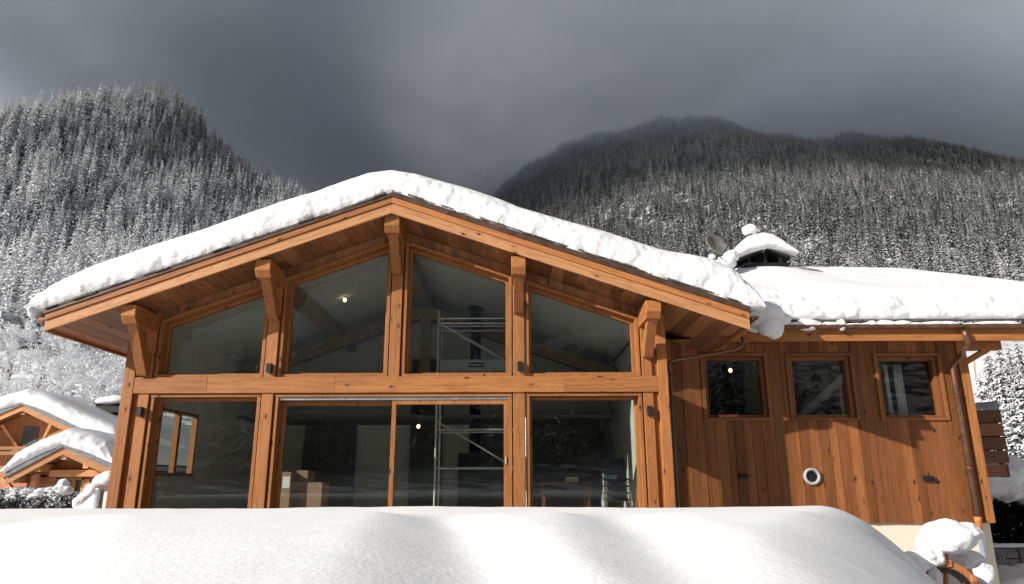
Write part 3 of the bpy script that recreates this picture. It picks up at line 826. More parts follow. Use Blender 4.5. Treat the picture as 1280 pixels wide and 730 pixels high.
# ------------------------------------------------------------------ interior things
def pole(mb, a, b, r=.024): mb.tube([a, b], r, 8)
sx0, sx1 = at(545, 540, 14.2).x, at(642, 540, 14.2).x+.15
sc_y = 14.2
sc = thing('scaffold_tower', (sx0, sc_y, FZ), 'aluminium scaffold tower standing inside behind the sliding door', 'scaffold')
def zat(y): return at(590, y, sc_y).z
zr = [zat(398), zat(404), zat(451), zat(537), zat(585), zat(615)]
for yy in (sc_y, sc_y+.75):
    for xx in (sx0, sx1+.1):
        mb = MB(); pole(mb, (xx, yy, FZ+.1), (xx, yy, zat(388)))
        mb.build('upright', 'alu', sc)
for yy in (sc_y, sc_y+.75):
    for z in (zr[0], zr[1]-.0, zr[3], zr[4]):
        mb = MB(); pole(mb, (sx0, yy, z), (sx1+.1, yy, z), .02); mb.build('rail', 'alu', sc)
for pa, pb, rr in (((sx0+.05, sc_y-.03, zat(405)), (sx1+.05, sc_y-.03, zat(463)), .016), ((sx0+.25, sc_y+.72, zat(405)), (sx1+.05, sc_y+.72, zat(460)), .016), ((sx0+.03, sc_y-.03, zat(527)), (sx1+.05, sc_y-.03, zat(592)), .018)):
    mb = MB(); pole(mb, pa, pb, rr); mb.build('diagonal_brace', 'alu', sc)
for z in np.linspace(FZ+.3, zat(400), 9):
    mb = MB(); pole(mb, (sx0, sc_y, z), (sx0, sc_y+.75, z), .016); mb.build('rung', 'alu', sc)
mb = MB(); mb.box(sx0+.05, sx1+.05, sc_y+.0, sc_y+.72, zat(464), zat(464)+.05); mb.build('deck', 'alu', sc)
tb = MB().box(sx0+.05, sx1+.05, sc_y-.045, sc_y-.03, zat(463), zat(450)).build('toe_board', 'steelp', sc)
q0 = at(586, 459, sc_y-.05); q1 = at(605, 453, sc_y-.05)
pl = MB().box(q0.x, q1.x, sc_y-.051, sc_y-.046, q0.z, q1.z).build('name_plate', 'black', sc)
mb = MB(); xx = q0.x+.02
while xx < q1.x-.03:
    w = random.uniform(.012, .022); mb.box(xx, xx+w, sc_y-.0535, sc_y-.0515, q0.z+.035, q1.z-.035); xx += w+.008
mb.build('lettering', 'paper', sc)
# stove pipe
sp = at(595, 400, 16.0); 
t = thing('stove_pipe', (sp.x, 16, FZ), 'black round stove pipe rising to the ceiling inside the right upper pane', 'stove')
mb = MB(); ztp = zl(4.38, sp.x); mb.tube([(sp.x, 16, .6), (sp.x, 16, ztp)], .125, 18); mb.build('flue', 'black', t, smooth=True)
mb = MB(); mb.tube([(sp.x, 16, ztp-.06), (sp.x, 16, ztp-.0)], .2, 18); mb.build('collar', 'black', t, smooth=True)
mb = MB(); mb.box(sp.x-.35, sp.x+.35, 15.7, 16.3, FZ, .6); mb.build('stove', 'black', t, .02)
# cardboard boxes
def carton(x0, x1, ytop, Y, dep, label, paper=False):
    a = at(x0, 622, Y); b = at(x1, 622, Y); zt = at((x0+x1)/2, ytop, Y).z
    t = thing('cardboard_box', ((a.x+b.x)/2, Y+dep/2, FZ), label, 'box', 'cardboard boxes inside the sliding door')
    MB().box(a.x, b.x, Y, Y+dep, FZ+.002, zt).build('carton', 'card', t, .008)
    w = (a.x+b.x)/2
    MB().box(w-.03, w+.03, Y-.002, Y+dep*.9, zt+.0005, zt+.002).build('tape', 'paper', t)
    if paper:
        MB().box(a.x+.04, a.x+.17, Y-.003, Y-.001, zt-.28, zt-.08).build('paper_label', 'paper', t)
carton(349, 362, 590, 13.2, .35, 'narrow cardboard box with a white paper label beside the door jamb', True)
carton(366, 383, 588, 13.4, .5, 'tall plain cardboard box just inside the sliding door')
carton(383.5, 402, 603, 13.3, .5, 'lower cardboard box to the right of the tall plain box')
# pendant bulbs
def bulb(x, y, Y, label, cord=.35):
    p = at(x, y, Y)
    t = thing('pendant_bulb', p, label, 'light bulb', 'bare lit bulbs')
    mb = MB(); blob_mb(mb, p, (.036, .036, .045), 1, 0, 2); mb.build('bulb', 'bulb', t, smooth=True)
    mb = MB(); mb.tube([(p.x, Y, p.z+.04), (p.x, Y, p.z+.1)], .018, 8); mb.tube([(p.x, Y, p.z+.1), (p.x, Y, p.z+cord)], .006, 6); mb.build('cord', 'black', t)
p = at(431, 375, 14.5)
bulb(431, 375, 14.5, 'lit bare bulb hanging behind the second upper pane', zl(4.385, p.x)-p.z)
bulb(523, 533, 15.3, 'lit bare bulb seen through the sliding door leaf', 1.42-at(523, 533, 15.3).z)
bulb(913, 463, 14.6, 'lit bare bulb behind the first wing window', .25)
# stacked chairs inside the right lower pane
ck = at(771, 610, 13.4)
for k in range(4):
    t = thing('stacking_chair', (ck.x, 13.4, FZ+.12*k), ('bottom', 'second from bottom', 'second from top', 'topmost')[k]+' dark plastic chair of the stack behind the right lower pane', 'chair', 'stacked dark chairs')
    z = FZ+.12*k
    P = []
    for i in range(9):
        u = i/8
        if u < .5: yy, zz3 = 13.25+.42*u*2, z+.44-.03*math.sin(u*math.pi*2)
        else: yy, zz3 = 13.67+.12*(u-.5)*2, z+.44+.40*(u-.5)*2
        P.append([Vector((ck.x+(j/6-.5)*.46*(1-.12*max(0, u-.5)), yy+.03*(abs(j-3)/3)**2*(-1 if u > .5 else 0), zz3+.02*(abs(j-3)/3)**2)) for j in range(7)])
    o = grid('shell', 'plast', P, 9, 7, t); md = o.modifiers.new('s', 'SOLIDIFY'); md.thickness = .012
    for sxx in (-1, 1):
        for yy in (13.28, 13.66):
            mb = MB(); mb.tube([(ck.x+sxx*.2, yy, z+.42), (ck.x+sxx*.25, yy+(-.04 if yy < 13.5 else .06), z)], .012, 6); mb.build('leg', 'alu', t)
# table with boxes
tk = at(706, 600, 14.6)
t = thing('dining_table', (tk.x, 14.6, FZ), 'dark wooden table standing inside the right lower pane', 'table')
MB().box(tk.x-.5, tk.x+.5, 14.3, 15.1, FZ+.72, FZ+.76).build('tabletop', 'darkw', t, .006)
for sxx in (-1, 1):
    for yy in (14.36, 15.04): MB().box(tk.x+sxx*.44-.03, tk.x+sxx*.44+.03, yy-.03, yy+.03, FZ, FZ+.718).build('leg', 'darkw', t)
q = at(714, 589, 14.6)
o = MB().box(q.x-.12, q.x+.13, 14.5, 14.7, FZ+.7605, FZ+.86).build('small_box', 'paper', None, .006); tag(o, 'small pale box lying on the dark table inside', 'box')
# planks leaning at the right wall
t = thing('leaning_boards', (2.3, 13.2, FZ), 'bundle of brown boards leaning on the inside wall beside the chairs', 'boards')
for k in range(3): 
    mb = MB(); mb.bar((2.15+.06*k, 12.9+.1*k, FZ), (2.38+.02*k, 13.1+.1*k, .95-.1*k), .02, .1, (0, 1, 0)); mb.build('board', 'wz', t)
# pale sheets painted as the bright outdoors, seen through the last wing window
for x0, x1, xb0, xb1, lab in ((1103, 1108, 1110, 1117, 'narrow pale sheet painted as outdoor daylight behind the last wing window'), (1115, 1126, 1124, 1135, 'wide pale sheet painted as outdoor daylight behind the last wing window')):
    P = []; a = at(x0, 456, 14.4); b = at(x1, 456, 14.4); cz = at(xb0, 520, 14.4).z
    for i in range(15):
        u = i/14; P.append([Vector((a.x+(b.x-a.x)*u, 14.4+.03*math.sin(u*20), a.z+(cz-a.z)*j/3)) for j in range(4)])
    o = grid('daylight_strip', 'daylight_strip', P, 15, 4); md = o.modifiers.new('s', 'SOLIDIFY'); md.thickness = .01; tag(o, lab, 'daylight_strip', 'painted daylight in the wing')

# ------------------------------------------------------------------ foreground snow
def XLe(Y): return -2.1-.5*(Y-2.95)
def XE1(Y): return -.11-.142*(Y-2.3)
def XE2(Y): return .52+.065*(Y-2.28)
def XRe(Y): return .90+.497*(Y-2.0)
def fg(X, Y):
    front = 1-sst(1.0, 6.2, Y)                        # the mounds slope up gently away from the viewer
    z = -.29
    back = 1-sst(5.2, 7.2, Y)
    e1 = X-XE1(Y)+.05*noise.noise(Vector((Y*.7, 3, 1))); e2 = X-XE2(Y)+.05*noise.noise(Vector((Y*.7, 8, 1)))
    m1 = sst(-.45, .6, X-XLe(Y))*(1-sst(-.50, .12, e1))
    m2 = sst(.02, .5, e1)*(1-sst(-.42, .10, e2))
    m3 = sst(.02, .6, e2)
    # each mound rises a little towards its right-hand lip, then drops
    lip1 = .02*sst(-2.2, -.1, e1); lip2 = .01*sst(.1, .8, e1)
    z += back*((.074+lip1)*m1+(.062+lip2)*m2+.068*m3)
    z -= .10*front*front
    z += .018*noise.noise(Vector((X*.5, Y*.4, 2)))+.007*noise.noise(Vector((X*1.5, Y*1.2, 9)))+.003*noise.noise(Vector((X*5, Y*5, 4)))
    d = X-XRe(Y)
    z -= 2.6*min(1.1, max(.3, (Y/8.4)**.55))*sst(-.6, 2.7, d)
    z -= 2.3*sst(8.55, 10.6, Y)
    z -= 1.5*sst(1.2, .2, Y) if Y < 1.2 else 0
    z -= .9*sst(-7.5, -11, X) if X < -7.5 else 0
    return max(z, GZ-.05)
nx, ny = 330, 250
P = []
for i in range(nx):
    X = -11.5+19.0*i/(nx-1)
    P.append([Vector((X, (.25+10.6*(j/(ny-1))**1.25), 0)) for j in range(ny)])
for row in P:
    for v in row: v.z = fg(v.x, v.y)
o = grid('snow_mound', 'snowg', P, nx, ny); tag(o, 'smooth snow mound covering the terrace in front of the chalet', 'snow', kind='stuff')

# ------------------------------------------------------------------ wheel with snow
WY = 9.2; wc = at(1182, 751, WY); wr = .47
wh = thing('wagon_wheel', (wc.x, WY, wc.z-wr), 'rust-brown spoked wheel half buried in snow at the wing corner', 'wheel')
mb = MB(); n = 48
for (ra, rb, ya, yb) in ((wr-.085, wr-.005, WY-.045, WY+.045),):
    vs = []
    for k in range(n):
        a = 2*math.pi*k/n
        for rr, yy in ((ra, ya), (rb, ya), (rb, yb), (ra, yb)): vs.append((wc.x+rr*math.cos(a), yy, wc.z+rr*math.sin(a)))
    mb.add(vs, [(k*4+j, k*4+(j+1) % 4, ((k+1) % n)*4+(j+1) % 4, ((k+1) % n)*4+j) for k in range(n) for j in range(4)])
mb.build('rim', 'rust', wh, .006)
mb = MB(); vs = []
for k in range(n):
    a = 2*math.pi*k/n
    for rr, yy in ((wr-.15, WY-.03), (wr-.088, WY-.03), (wr-.088, WY+.05), (wr-.15, WY+.05)): vs.append((wc.x+rr*math.cos(a), yy, wc.z+rr*math.sin(a)))
mb.add(vs, [(k*4+j, k*4+(j+1) % 4, ((k+1) % n)*4+(j+1) % 4, ((k+1) % n)*4+j) for k in range(n) for j in range(4)]); mb.build('inner_band', 'black', wh)
for k in range(8):
    a = R(80+45*k); e = .56 if k == 0 else wr-.06
    mb = MB(); mb.tube([(wc.x+.07*math.cos(a), WY, wc.z+.07*math.sin(a)), (wc.x+e*math.cos(a), WY-.0, wc.z+e*math.sin(a))], [.032, .026], 8)
    mb.build('spoke', 'rust', wh, smooth=True)
    if k in (0, 7, 1):
        mb = MB(); a2 = a-.0; c2 = Vector((wc.x+(wr-.04)*math.cos(a2), WY-.05, wc.z+(wr-.04)*math.sin(a2))); mb.box(c2.x-.04, c2.x+.04, WY-.07, WY+.06, c2.z-.035, c2.z+.05); mb.build('joint_block', 'rust', wh, .015)
mb = MB(); mb.tube([(wc.x, WY-.09, wc.z), (wc.x, WY+.09, wc.z)], .1, 16); mb.build('hub', 'rust', wh, .01)
mb = MB()
for (x, y, Y, rx, ry, rz, k, am) in ((1186, 671, WY+.12, .34, .26, .20, 1, .12), (1172, 681, WY+.14, .25, .24, .14, 2, .16), (1206, 666, WY+.12, .18, .22, .12, 3, .16), (1152, 699, WY+.1, .22, .26, .11, 4, .16), (1132, 705, WY+.05, .24, .28, .14, 5, .15), (1113, 714, WY, .22, .3, .21, 6, .12),
                                 (1208, 700, WY+.4, .22, .2, .13, 8, .15), (1224, 716, WY+.36, .17, .2, .2, 9, .15), (1108, 748, WY-.2, .50, .4, .25, 11, .12), (1188, 742, WY+.5, .42, .12, .34, 12, .15), (1168, 722, WY-.02, .08, .1, .14, 13, .2), (1173, 697, WY-.05, .07, .08, .09, 14, .2), (1160, 694, WY-.02, .1, .1, .08, 15, .2)):
    blob_mb(mb, at(x, y, Y), (rx, ry, rz), k, am, 4, 1.7)
o = mb.build('snow_lump', 'snow', None, 0, True); tag(o, 'big ragged pile of snow heaped over the spoked wheel', 'snow lump')

# ------------------------------------------------------------------ neighbours on the left
def neighbour(name, ax, ay, lx, ly, rx, ry, Y, depth, label, snow_label, sn, front):
    A = at(ax, ay, Y); L = at(lx, ly, Y); Rr = at(rx, ry, Y)
    t = thing(name, (A.x, Y, GZ), label, 'house')
    sl = (A.z-L.z)/(A.x-L.x); sr = (A.z-Rr.z)/(Rr.x-A.x)
    def zz(X, o=0): return A.z+o-(sl*(A.x-X) if X < A.x else sr*(X-A.x))
    oh = 1.2
    for a, b in ((L.x, A.x), (A.x, Rr.x)):
        bd = MB()
        pl = [(a, zz(a, -.42)), (b, zz(b, -.42)), (b, zz(b, -.1)), (a, zz(a, -.1))]
        bd.prism(pl, Y, Y+.07); bd.build('barge_board', 'nbwood', t)
        MB().prism([(a, zz(a, -.096)), (b, zz(b, -.096)), (b, zz(b, .12)), (a, zz(a, .12))], Y-.08, Y+depth).build('roof', 'greyedge', t)
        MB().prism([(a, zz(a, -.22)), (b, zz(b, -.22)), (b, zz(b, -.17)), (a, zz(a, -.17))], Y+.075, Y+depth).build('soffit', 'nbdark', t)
    wl, wr2 = L.x+(A.x-L.x)*.16, Rr.x-(Rr.x-A.x)*.14
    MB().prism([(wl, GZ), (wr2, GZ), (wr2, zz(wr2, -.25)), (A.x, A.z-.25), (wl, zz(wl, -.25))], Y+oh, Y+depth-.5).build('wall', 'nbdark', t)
    for f in (.18, .55, 1.0, 1.45, 1.82):
        X = L.x+(A.x-L.x)*f if f <= 1 else A.x+(Rr.x-A.x)*(f-1)
        zt = zz(X, -.24)-(0 if abs(f-1) > .05 else .06)
        MB().box(X-.12, X+.12, Y+.1, Y+oh+.1, zt-.34, zt).build('purlin', 'nbwood', t)
    if front:
        p0 = at(64, 596, Y+.9); p1 = at(134, 587, Y+.9)
        MB().box(p0.x, p1.x, Y+.7, Y+1.1, p0.z, p1.z).build('tie_beam', 'nbwood', t, .02)
        q0 = at(44, 632, Y+1.15); q1 = at(128, 597, Y+1.15)
        mb = MB(); z = q0.z-1
        while z < q1.z-.05:
            mb.box(at(46, 600, Y+1).x, at(80, 600, Y+1).x-.42, Y+oh-.1, Y+oh-.01, z+.005, z+.24); mb.box(at(104, 600, Y+1).x+.12, wr2, Y+oh-.1, Y+oh-.01, z+.005, z+.24); z += .25
        mb.build('cladding', 'nbwood', t)
        a = at(83, 600, Y+1.1); b = at(103, 600, Y+1.1); z0 = at(90, 633, Y+1.1).z
        mb = MB(); mb.box(a.x-.12, a.x, Y+oh-.16, Y+oh-.012, z0, a.z); mb.box(b.x, b.x+.12, Y+oh-.16, Y+oh-.012, z0, a.z); mb.box(a.x, b.x, Y+oh-.16, Y+oh-.012, a.z, a.z+.12); m_ = (a.x+b.x)/2; mb.box(m_-.09, m_+.09, Y+oh-.15, Y+oh-.012, z0, a.z)
        w = mb.build('window', 'nbwood', t); MB().box(a.x, b.x, Y+oh-.06, Y+oh-.05, z0, a.z).build('pane', 'glass', w)
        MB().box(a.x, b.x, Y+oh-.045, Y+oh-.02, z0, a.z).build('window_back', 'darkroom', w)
        for xx in (a.x-.40, b.x+.14):
            MB().box(xx, xx+.26, Y+oh-.2, Y+oh-.11, z0, a.z+.05).build('shutter', 'nbwood', t, .01)
        MB().box(L.x+.2, at(44, 600, Y+.5).x, Y+oh-.04, Y+oh-.01, GZ, at(20, 594, Y+1).z).build('porch_shade_sheet', 'black', t)  # black sheet stands in for the shade inside the open porch
        mb = MB(); p = at(3, 598, Y+.6); q = at(17, 615, Y+.6); mb.bar(p, q, .2, .22, (0, 1, 0)); p = at(45, 592, Y+.6); mb.box(p.x-.12, p.x+.12, Y+.5, Y+.75, GZ, p.z); mb.box(L.x, p.x, Y+.5, Y+.75, p.z-.05, p.z+.2); mb.build('porch_frame', 'nbwood', t)
    else:
        mb = MB()
        for s in (-1, 1): mb.bar((A.x+s*1.4, Y+.6, zz(A.x+s*1.4, -.5)), (A.x+s*.55, Y+oh, zz(A.x+s*1.4, -1.9)), .16, .16, (0, 1, 0))
        q = at(15, 560, Y+.5); mb.box(L.x, q.x+.9, Y+.4, Y+.62, q.z-.1, q.z+.08); mb.box(L.x, q.x+.9, Y+.4, Y+.62, q.z-.38, q.z-.2)
        mb.build('bracket', 'nbwood', t)
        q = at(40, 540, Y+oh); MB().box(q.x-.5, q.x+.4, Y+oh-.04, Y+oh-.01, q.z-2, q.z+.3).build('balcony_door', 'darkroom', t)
    # snow
    P = []; n_ = 70; pr = dens([(.1, -.02), (-.06, .08), (-.14, .25), (-.15, .45), (-.08, .65), (.08, .82), (.35, .94), (.8, 1), (3, 1), (depth*.6, 1.0), (depth, 1)], 2)
    x0, x1 = L.x-.2, Rr.x+.2
    for i in range(n_):
        X = x0+(x1-x0)*i/(n_-1); e = min(X-x0, x1-X); T = sn*math.sqrt(sst(-.05, .8, e))+.03
        apx = .14*math.exp(-((X-A.x)/.8)**2)
        row = []
        for yo, h in pr:
            l = 1-sst(.75, 1, h); q = Vector((X, Y+yo, A.z+h)); n1 = noise.noise(q*2.2)+.6*noise.noise(q*5)
            row.append((X, Y-.08+yo-n1*.09*l, zz(min(max(X, L.x), Rr.x), .12)-apx+T*h+n1*.04*l+(1-l)*.12*noise.noise(q*.35)))
        P.append(row)
    o = grid('roof_snow', 'snow', P, n_, len(pr)); tag(o, snow_label, 'snow', kind='stuff')
    return t, zz
nb1, z1f = neighbour('neighbour_chalet', 80, 556, 8, 594, 141, 584, 32, 9, 'small brown neighbouring chalet with shutters in front of the larger one', 'snow blanket on the front neighbouring roof', .80, True)
nb2, z2f = neighbour('neighbour_chalet', 29, 504, -75, 548, 150, 562, 40, 15, 'larger neighbouring chalet rising behind the small shuttered one', 'snow blanket on the rear neighbouring roof', .95, False)
# its chimney
p = at(143, 512, 44)
mb = MB(); mb.box(p.x-.85, p.x+.9, 43.4, 44.8, p.z-.25, p.z+.25); mb.box(p.x-.45, p.x+.7, 43.6, 44.6, p.z-2.2, p.z-.25)
c_ = mb.build('chimney', 'black', nb2, .02); mb = MB(); mb.box(p.x-.95, p.x+1, 43.3, 44.9, p.z+.255, p.z+.32); mb.build('chimney_hood', 'black', c_)
mb = MB(); blob_mb(mb, (p.x, 44, p.z+.5), (1.15, .95, .36), 2, .1, 3); o = mb.build('chimney_snow', 'snow', None, 0, True); tag(o, 'flat snow cap on the black chimney of the rear neighbour', 'snow')

# hedge leaf shell
def leafy(name, box, m, n, size, seed, top_snow, parent=None):
    rg = np.random.default_rng(seed); (x0, x1, y0, y1, z0, z1) = box
    vs = []; fs = []; sn = []
    for i in range(n):
        u = rg.random(3); u[2] = u[2]**.7
        bump = .15*noise.noise(Vector((x0+u[0]*(x1-x0), 3, 1))*1.3)
        p = Vector((x0+u[0]*(x1-x0), y0+u[1]*(y1-y0), z0+u[2]*(z1-z0)*(1+bump)))
        d = Vector(rg.normal(size=3)).normalized(); e = d.orthogonal().normalized(); s_ = size*(.6+.8*rg.random())
        k = len(vs); vs += [p-e*s_*.4, p+d*s_, p+e*s_*.4, p-d*s_*.4]; fs.append((k, k+1, k+2, k+3))
        sn += [u[2]*top_snow+rg.random()*.2-.1]*4
    me = bpy.data.meshes.new(name); me.from_pydata(vs, [], fs); me.materials.append(M[m])
    at_ = me.attributes.new('snow', 'FLOAT', 'POINT'); at_.data.foreach_set('value', sn)
    o = bpy.data.objects.new(name, me); COL.objects.link(o)
    if parent: par(o, parent)
    return o
# snowy hedge before the left neighbours
a = at(-15, 630, 20); b = at(84, 630, 20)
hg = thing('hedge', ((a.x+b.x)/2, 20, GZ), 'snow-dusted dark hedge below the left neighbouring chalets', 'hedge')
leafy('hedge_foliage', (a.x, b.x, 19.6, 20.5, a.z-1.0, at(0, 614, 20).z), 'hedge', 9000, .07, 1, .62, hg)
mb = MB()
for k in range(26):
    x = random.uniform(-12, 80); y = 617+random.uniform(-3, 7)-(4 if x > 45 else 0)
    blob_mb(mb, at(x, y, 19.7+random.uniform(0, .5)), (random.uniform(.08, .26), .2, random.uniform(.04, .09)), k, .35, 3, 2)
blob_mb(mb, at(79, 606, 20), (.16, .16, .17), 40, .2, 3); blob_mb(mb, at(75, 613, 20), (.2, .2, .2), 41, .2, 3)
o = mb.build('hedge_snow', 'snow', None, 0, True); tag(o, 'pillows of snow lying on the left hedge', 'snow', kind='stuff')
# metal post and snow heap by the left corner
p = at(121, 640, 15.5); pt = at(121, 610, 15.5)
t = thing('metal_post', (p.x, 15.5, GZ), 'short round metal post in the snow beside the left corner', 'post')
mb = MB(); mb.tube([(p.x, 15.5, GZ), (p.x, 15.5, pt.z-.02)], .085, 20); mb.build('shaft', 'alu', t, smooth=True)
mb = MB(); mb.tube([(p.x, 15.5, pt.z-.03), (p.x, 15.5, pt.z)], .092, 20); mb.build('cap', 'alu', t)
mb = MB()
for (x, y, Y, rx, rz, k) in ((126, 616, 17, .3, .3, 1), (138, 604, 17.2, .34, .28, 2), (113, 627, 16.8, .3, .25, 3), (132, 640, 16.8, .7, .5, 4)): blob_mb(mb, at(x, y, Y), (rx, .5, rz), k, .12, 4, 1.2)
o = mb.build('snow_heap', 'snow', None, 0, True); tag(o, 'rounded snow heap behind the metal post', 'snow', kind='stuff')

# ------------------------------------------------------------------ right edge: hedge, fence
a = at(1215, 620, 20.5); 
hg = thing('hedge', (a.x+2, 20.5, GZ), 'dark hedge capped with snow beyond the wing corner', 'hedge')
leafy('hedge_foliage', (a.x, a.x+6, 20.2, 21.3, GZ, at(1250, 612, 20.5).z), 'hedge', 16000, .12, 5, .12, hg)
mb = MB()
for (x, y, rx, rz, k) in ((1238, 603, .9, .55, 1), (1262, 600, .9, .62, 2), (1290, 606, 1.0, .6, 3), (1248, 616, .4, .3, 4), (1272, 615, .55, .3, 6), (1310, 600, 1.2, .6, 7)): blob_mb(mb, at(x, y, 20.6), (rx, .8, rz), k, .2, 4, 1.5)
o = mb.build('hedge_snow', 'snow', None, 0, True); tag(o, 'thick snow cap on the hedge beyond the wing corner', 'snow', kind='stuff')
FY = 18.6; z0, z1 = at(1260, 720, FY).z, at(1260, 685, FY).z
fx = at(1225, 700, FY).x
fe = thing('garden_fence', (fx+1, FY, GZ), 'grey wooden garden fence below the snow-capped hedge', 'fence')
mb = MB(); hs = np.linspace(z0-.1, z1, 4)
for k in range(3): mb.box(fx, fx+4, FY, FY+.03, hs[k]+.015, hs[k+1]-.015)
mb.build('fence_boards', 'fence', fe)
for x in (fx+.02, at(1275, 700, FY).x, fx+3.2): MB().box(x, x+.08, FY-.05, FY-.002, GZ-.2, z1+.04).build('fence_post', 'fence', fe)
MB().box(fx, fx+4, FY-.03, FY+.05, z1+.002, z1+.05).build('fence_cap', 'fence', fe)
mb = MB(); 
for k, x in enumerate(range(1236, 1300, 9)): blob_mb(mb, at(x, 682, FY), (.25, .08, .05), k, .25, 3)
o = mb.build('fence_snow', 'snow', None, 0, True); tag(o, 'thin snow line along the top of the grey fence', 'snow', kind='stuff')
mb = MB()
for (x, y, r, k) in ((1262, 735, .7, 1), (1285, 730, .7, 2), (1246, 745, .6, 3)): blob_mb(mb, at(x, y, 16.5), (r, .6, .4), k, .3, 4, 2)
o = mb.build('snow_heap', 'snow', None, 0, True); tag(o, 'rough snow heap in front of the grey fence', 'snow', kind='stuff')

# ------------------------------------------------------------------ terrain
ridgeL = [(-700, 330), (-400, 290), (-200, 330), (0, 238), (60, 196), (100, 164), (150, 126), (195, 94), (230, 114), (270, 150), (310, 185), (350, 215), (400, 240), (450, 275), (520, 330), (600, 420), (660, 480)]
ridgeR = [(380, 420), (500, 330), (560, 275), (610, 238), (650, 210), (700, 176), (760, 152), (830, 139), (880, 142), (910, 149), (950, 157), (1000, 163), (1060, 164), (1130, 165), (1180, 177), (1210, 190), (1280, 206), (1400, 250), (1600, 300), (1900, 360)]
YL, YR = 640.0, 1150.0
TL = [(at(x, y+(26 if x < 195 else 22), YL).x, max(0, at(x, y+(26 if x < 195 else 22), YL).z)) for x, y in ridgeL]
TR = [(at(x, y+10, YR).x, max(0, at(x, y+10, YR).z)) for x, y in ridgeR]
tlx, tlz = map(np.array, zip(*TL)); trx, trz = map(np.array, zip(*TR))
def g_prof(s, p=1.35):
    s = np.asarray(s, float)
    return np.where(s < 1, np.clip(s, 0, 1)**p, np.clip(1-(s-1)*.5, .1, 1))
def hmap(X, Y):
    X = np.asarray(X, float); Y = np.asarray(Y, float)
    rid = .55*(9*np.sin(X*.021+Y*.006)+6*np.sin(X*.053+1.7-Y*.012)+4*np.sin(X*.11+Y*.02))
    wob = np.clip((Y-120)/300, 0, 1)
    hl = np.interp(X, tlx, tlz)*g_prof((Y-85)/(YL-85), 1.12)
    hr = np.interp(X, trx, trz)*g_prof((Y-110)/(YR-110), 1.25)
    h = np.maximum(hl, hr)
    far = np.clip((Y-YR-100)/600, 0, 1)
    h = h+rid*wob*np.clip(h/80, 0, 1)
    back = np.clip((-Y-60)/400, 0, 1)**1.2*95*(1+.3*np.sin(X*.008))  # unseen hill behind the camera, added for the window reflections
    return GZ+h+back
ys = np.concatenate([np.linspace(-520, -40, 20), np.linspace(-20, 80, 16), np.linspace(95, 700, 70), np.linspace(715, 1500, 56), np.linspace(1600, 2600, 8)])
xsg = np.concatenate([np.linspace(-2600, -820, 14), np.linspace(-800, 1500, 150), np.linspace(1560, 3200, 14)])
XX, YY = np.meshgrid(xsg, ys, indexing='ij'); ZZ = hmap(XX, YY)
P = [[(XX[i, j], YY[i, j], ZZ[i, j]) for j in range(len(ys))] for i in range(len(xsg))]
o = grid('snow_ground', 'terrain', P, len(xsg), len(ys)); tag(o, kind='structure')

# ------------------------------------------------------------------ trees
def spruce_mesh(name, seed, nwh=19, nbr=8, rad=.15, detail=3, droop=.55, twigs=0, mm='spruce'):
    rg = random.Random(seed); vs = []; fs = []; sn = []
    def blade(o, d, s, L, wd, dz, hi, lo):
        """a drooping bough: roof-shaped strip, snow along its back"""
        k0 = len(vs)
        for i in range(detail+1):
            t = i/detail
            c = o+d*(L*t)+Vector((0, 0, -dz*L*t**1.5+.06*L*math.sin(t*3)))
            wt = wd*(.55+.9*t-1.42*t*t) if i < detail else wd*.06
            j = rg.uniform(-.25, .25)*wd
            vs.extend([c-s*(wt+j)+Vector((0, 0, -wt*rg.uniform(.5, 1))), c, c+s*(wt-j)+Vector((0, 0, -wt*rg.uniform(.5, 1)))])
            sn.extend([rg.uniform(lo-.2, lo+.2), rg.uniform(hi-.25, hi+.25), rg.uniform(lo-.2, lo+.2)])
        for i in range(detail):
            q = k0+i*3; fs.extend([(q, q+1, q+4, q+3), (q+1, q+2, q+5, q+4)])
    step = .9/(nwh-1)
    for w in range(nwh):
        u = w/(nwh-1)
        nb = max(4, int(nbr*(1-.45*u))); ph = rg.random()*6.28
        for b in range(nb):
            u2 = min(1, max(0, u+rg.uniform(-.5, .5)/(nwh-1))); z = .07+.90*u2**.92
            r = rad*((1-u2)**.78)*rg.uniform(.80, 1.16)+.012
            a = ph+6.283*b/nb+rg.uniform(-.35, .35); L = r*rg.uniform(.66, 1.25)
            d = Vector((math.cos(a), math.sin(a), 0)); s = Vector((-d.y, d.x, 0)); dz = droop*rg.uniform(.4, 1.4)
            o = Vector((0, 0, z+.012))
            if not twigs:
                blade(o, d, s, L, L*rg.uniform(.26, .40)+.006, dz, .70, .0)
            else:
                blade(o, d, s, L, L*.13+.004, dz, .75, .1)
                for q in range(twigs):
                    t = (q+.6)/twigs*rg.uniform(.85, 1.1); sg = 1 if q % 2 else -1
                    p = o+d*(L*t)+Vector((0, 0, -dz*L*t**1.5+.05*L*math.sin(t*3)-.002))
                    dd = (d*rg.uniform(.5, 1)+s*sg*rg.uniform(.5, 1)).normalized(); ss_ = Vector((-dd.y, dd.x, 0))
                    blade(p, dd, ss_, L*rg.uniform(.25, .45)*(1.1-.5*t), L*rg.uniform(.07, .12)+.002, rg.uniform(.3, 1.3), rg.uniform(.45, .85), rg.uniform(-.1, .2))
    k = len(vs); vs += [(.004, 0, .93), (-.002, .0035, .93), (-.002, -.0035, .93), (0, 0, 1.0)]; sn += [.5]*4; fs += [(k, k+1, k+3), (k+1, k+2, k+3), (k+2, k, k+3)]
    me = bpy.data.meshes.new(name); me.from_pydata(vs, [], fs); me.materials.append(M[mm])
    at_ = me.attributes.new('snow', 'FLOAT', 'POINT'); at_.data.foreach_set('value', sn)
    return me
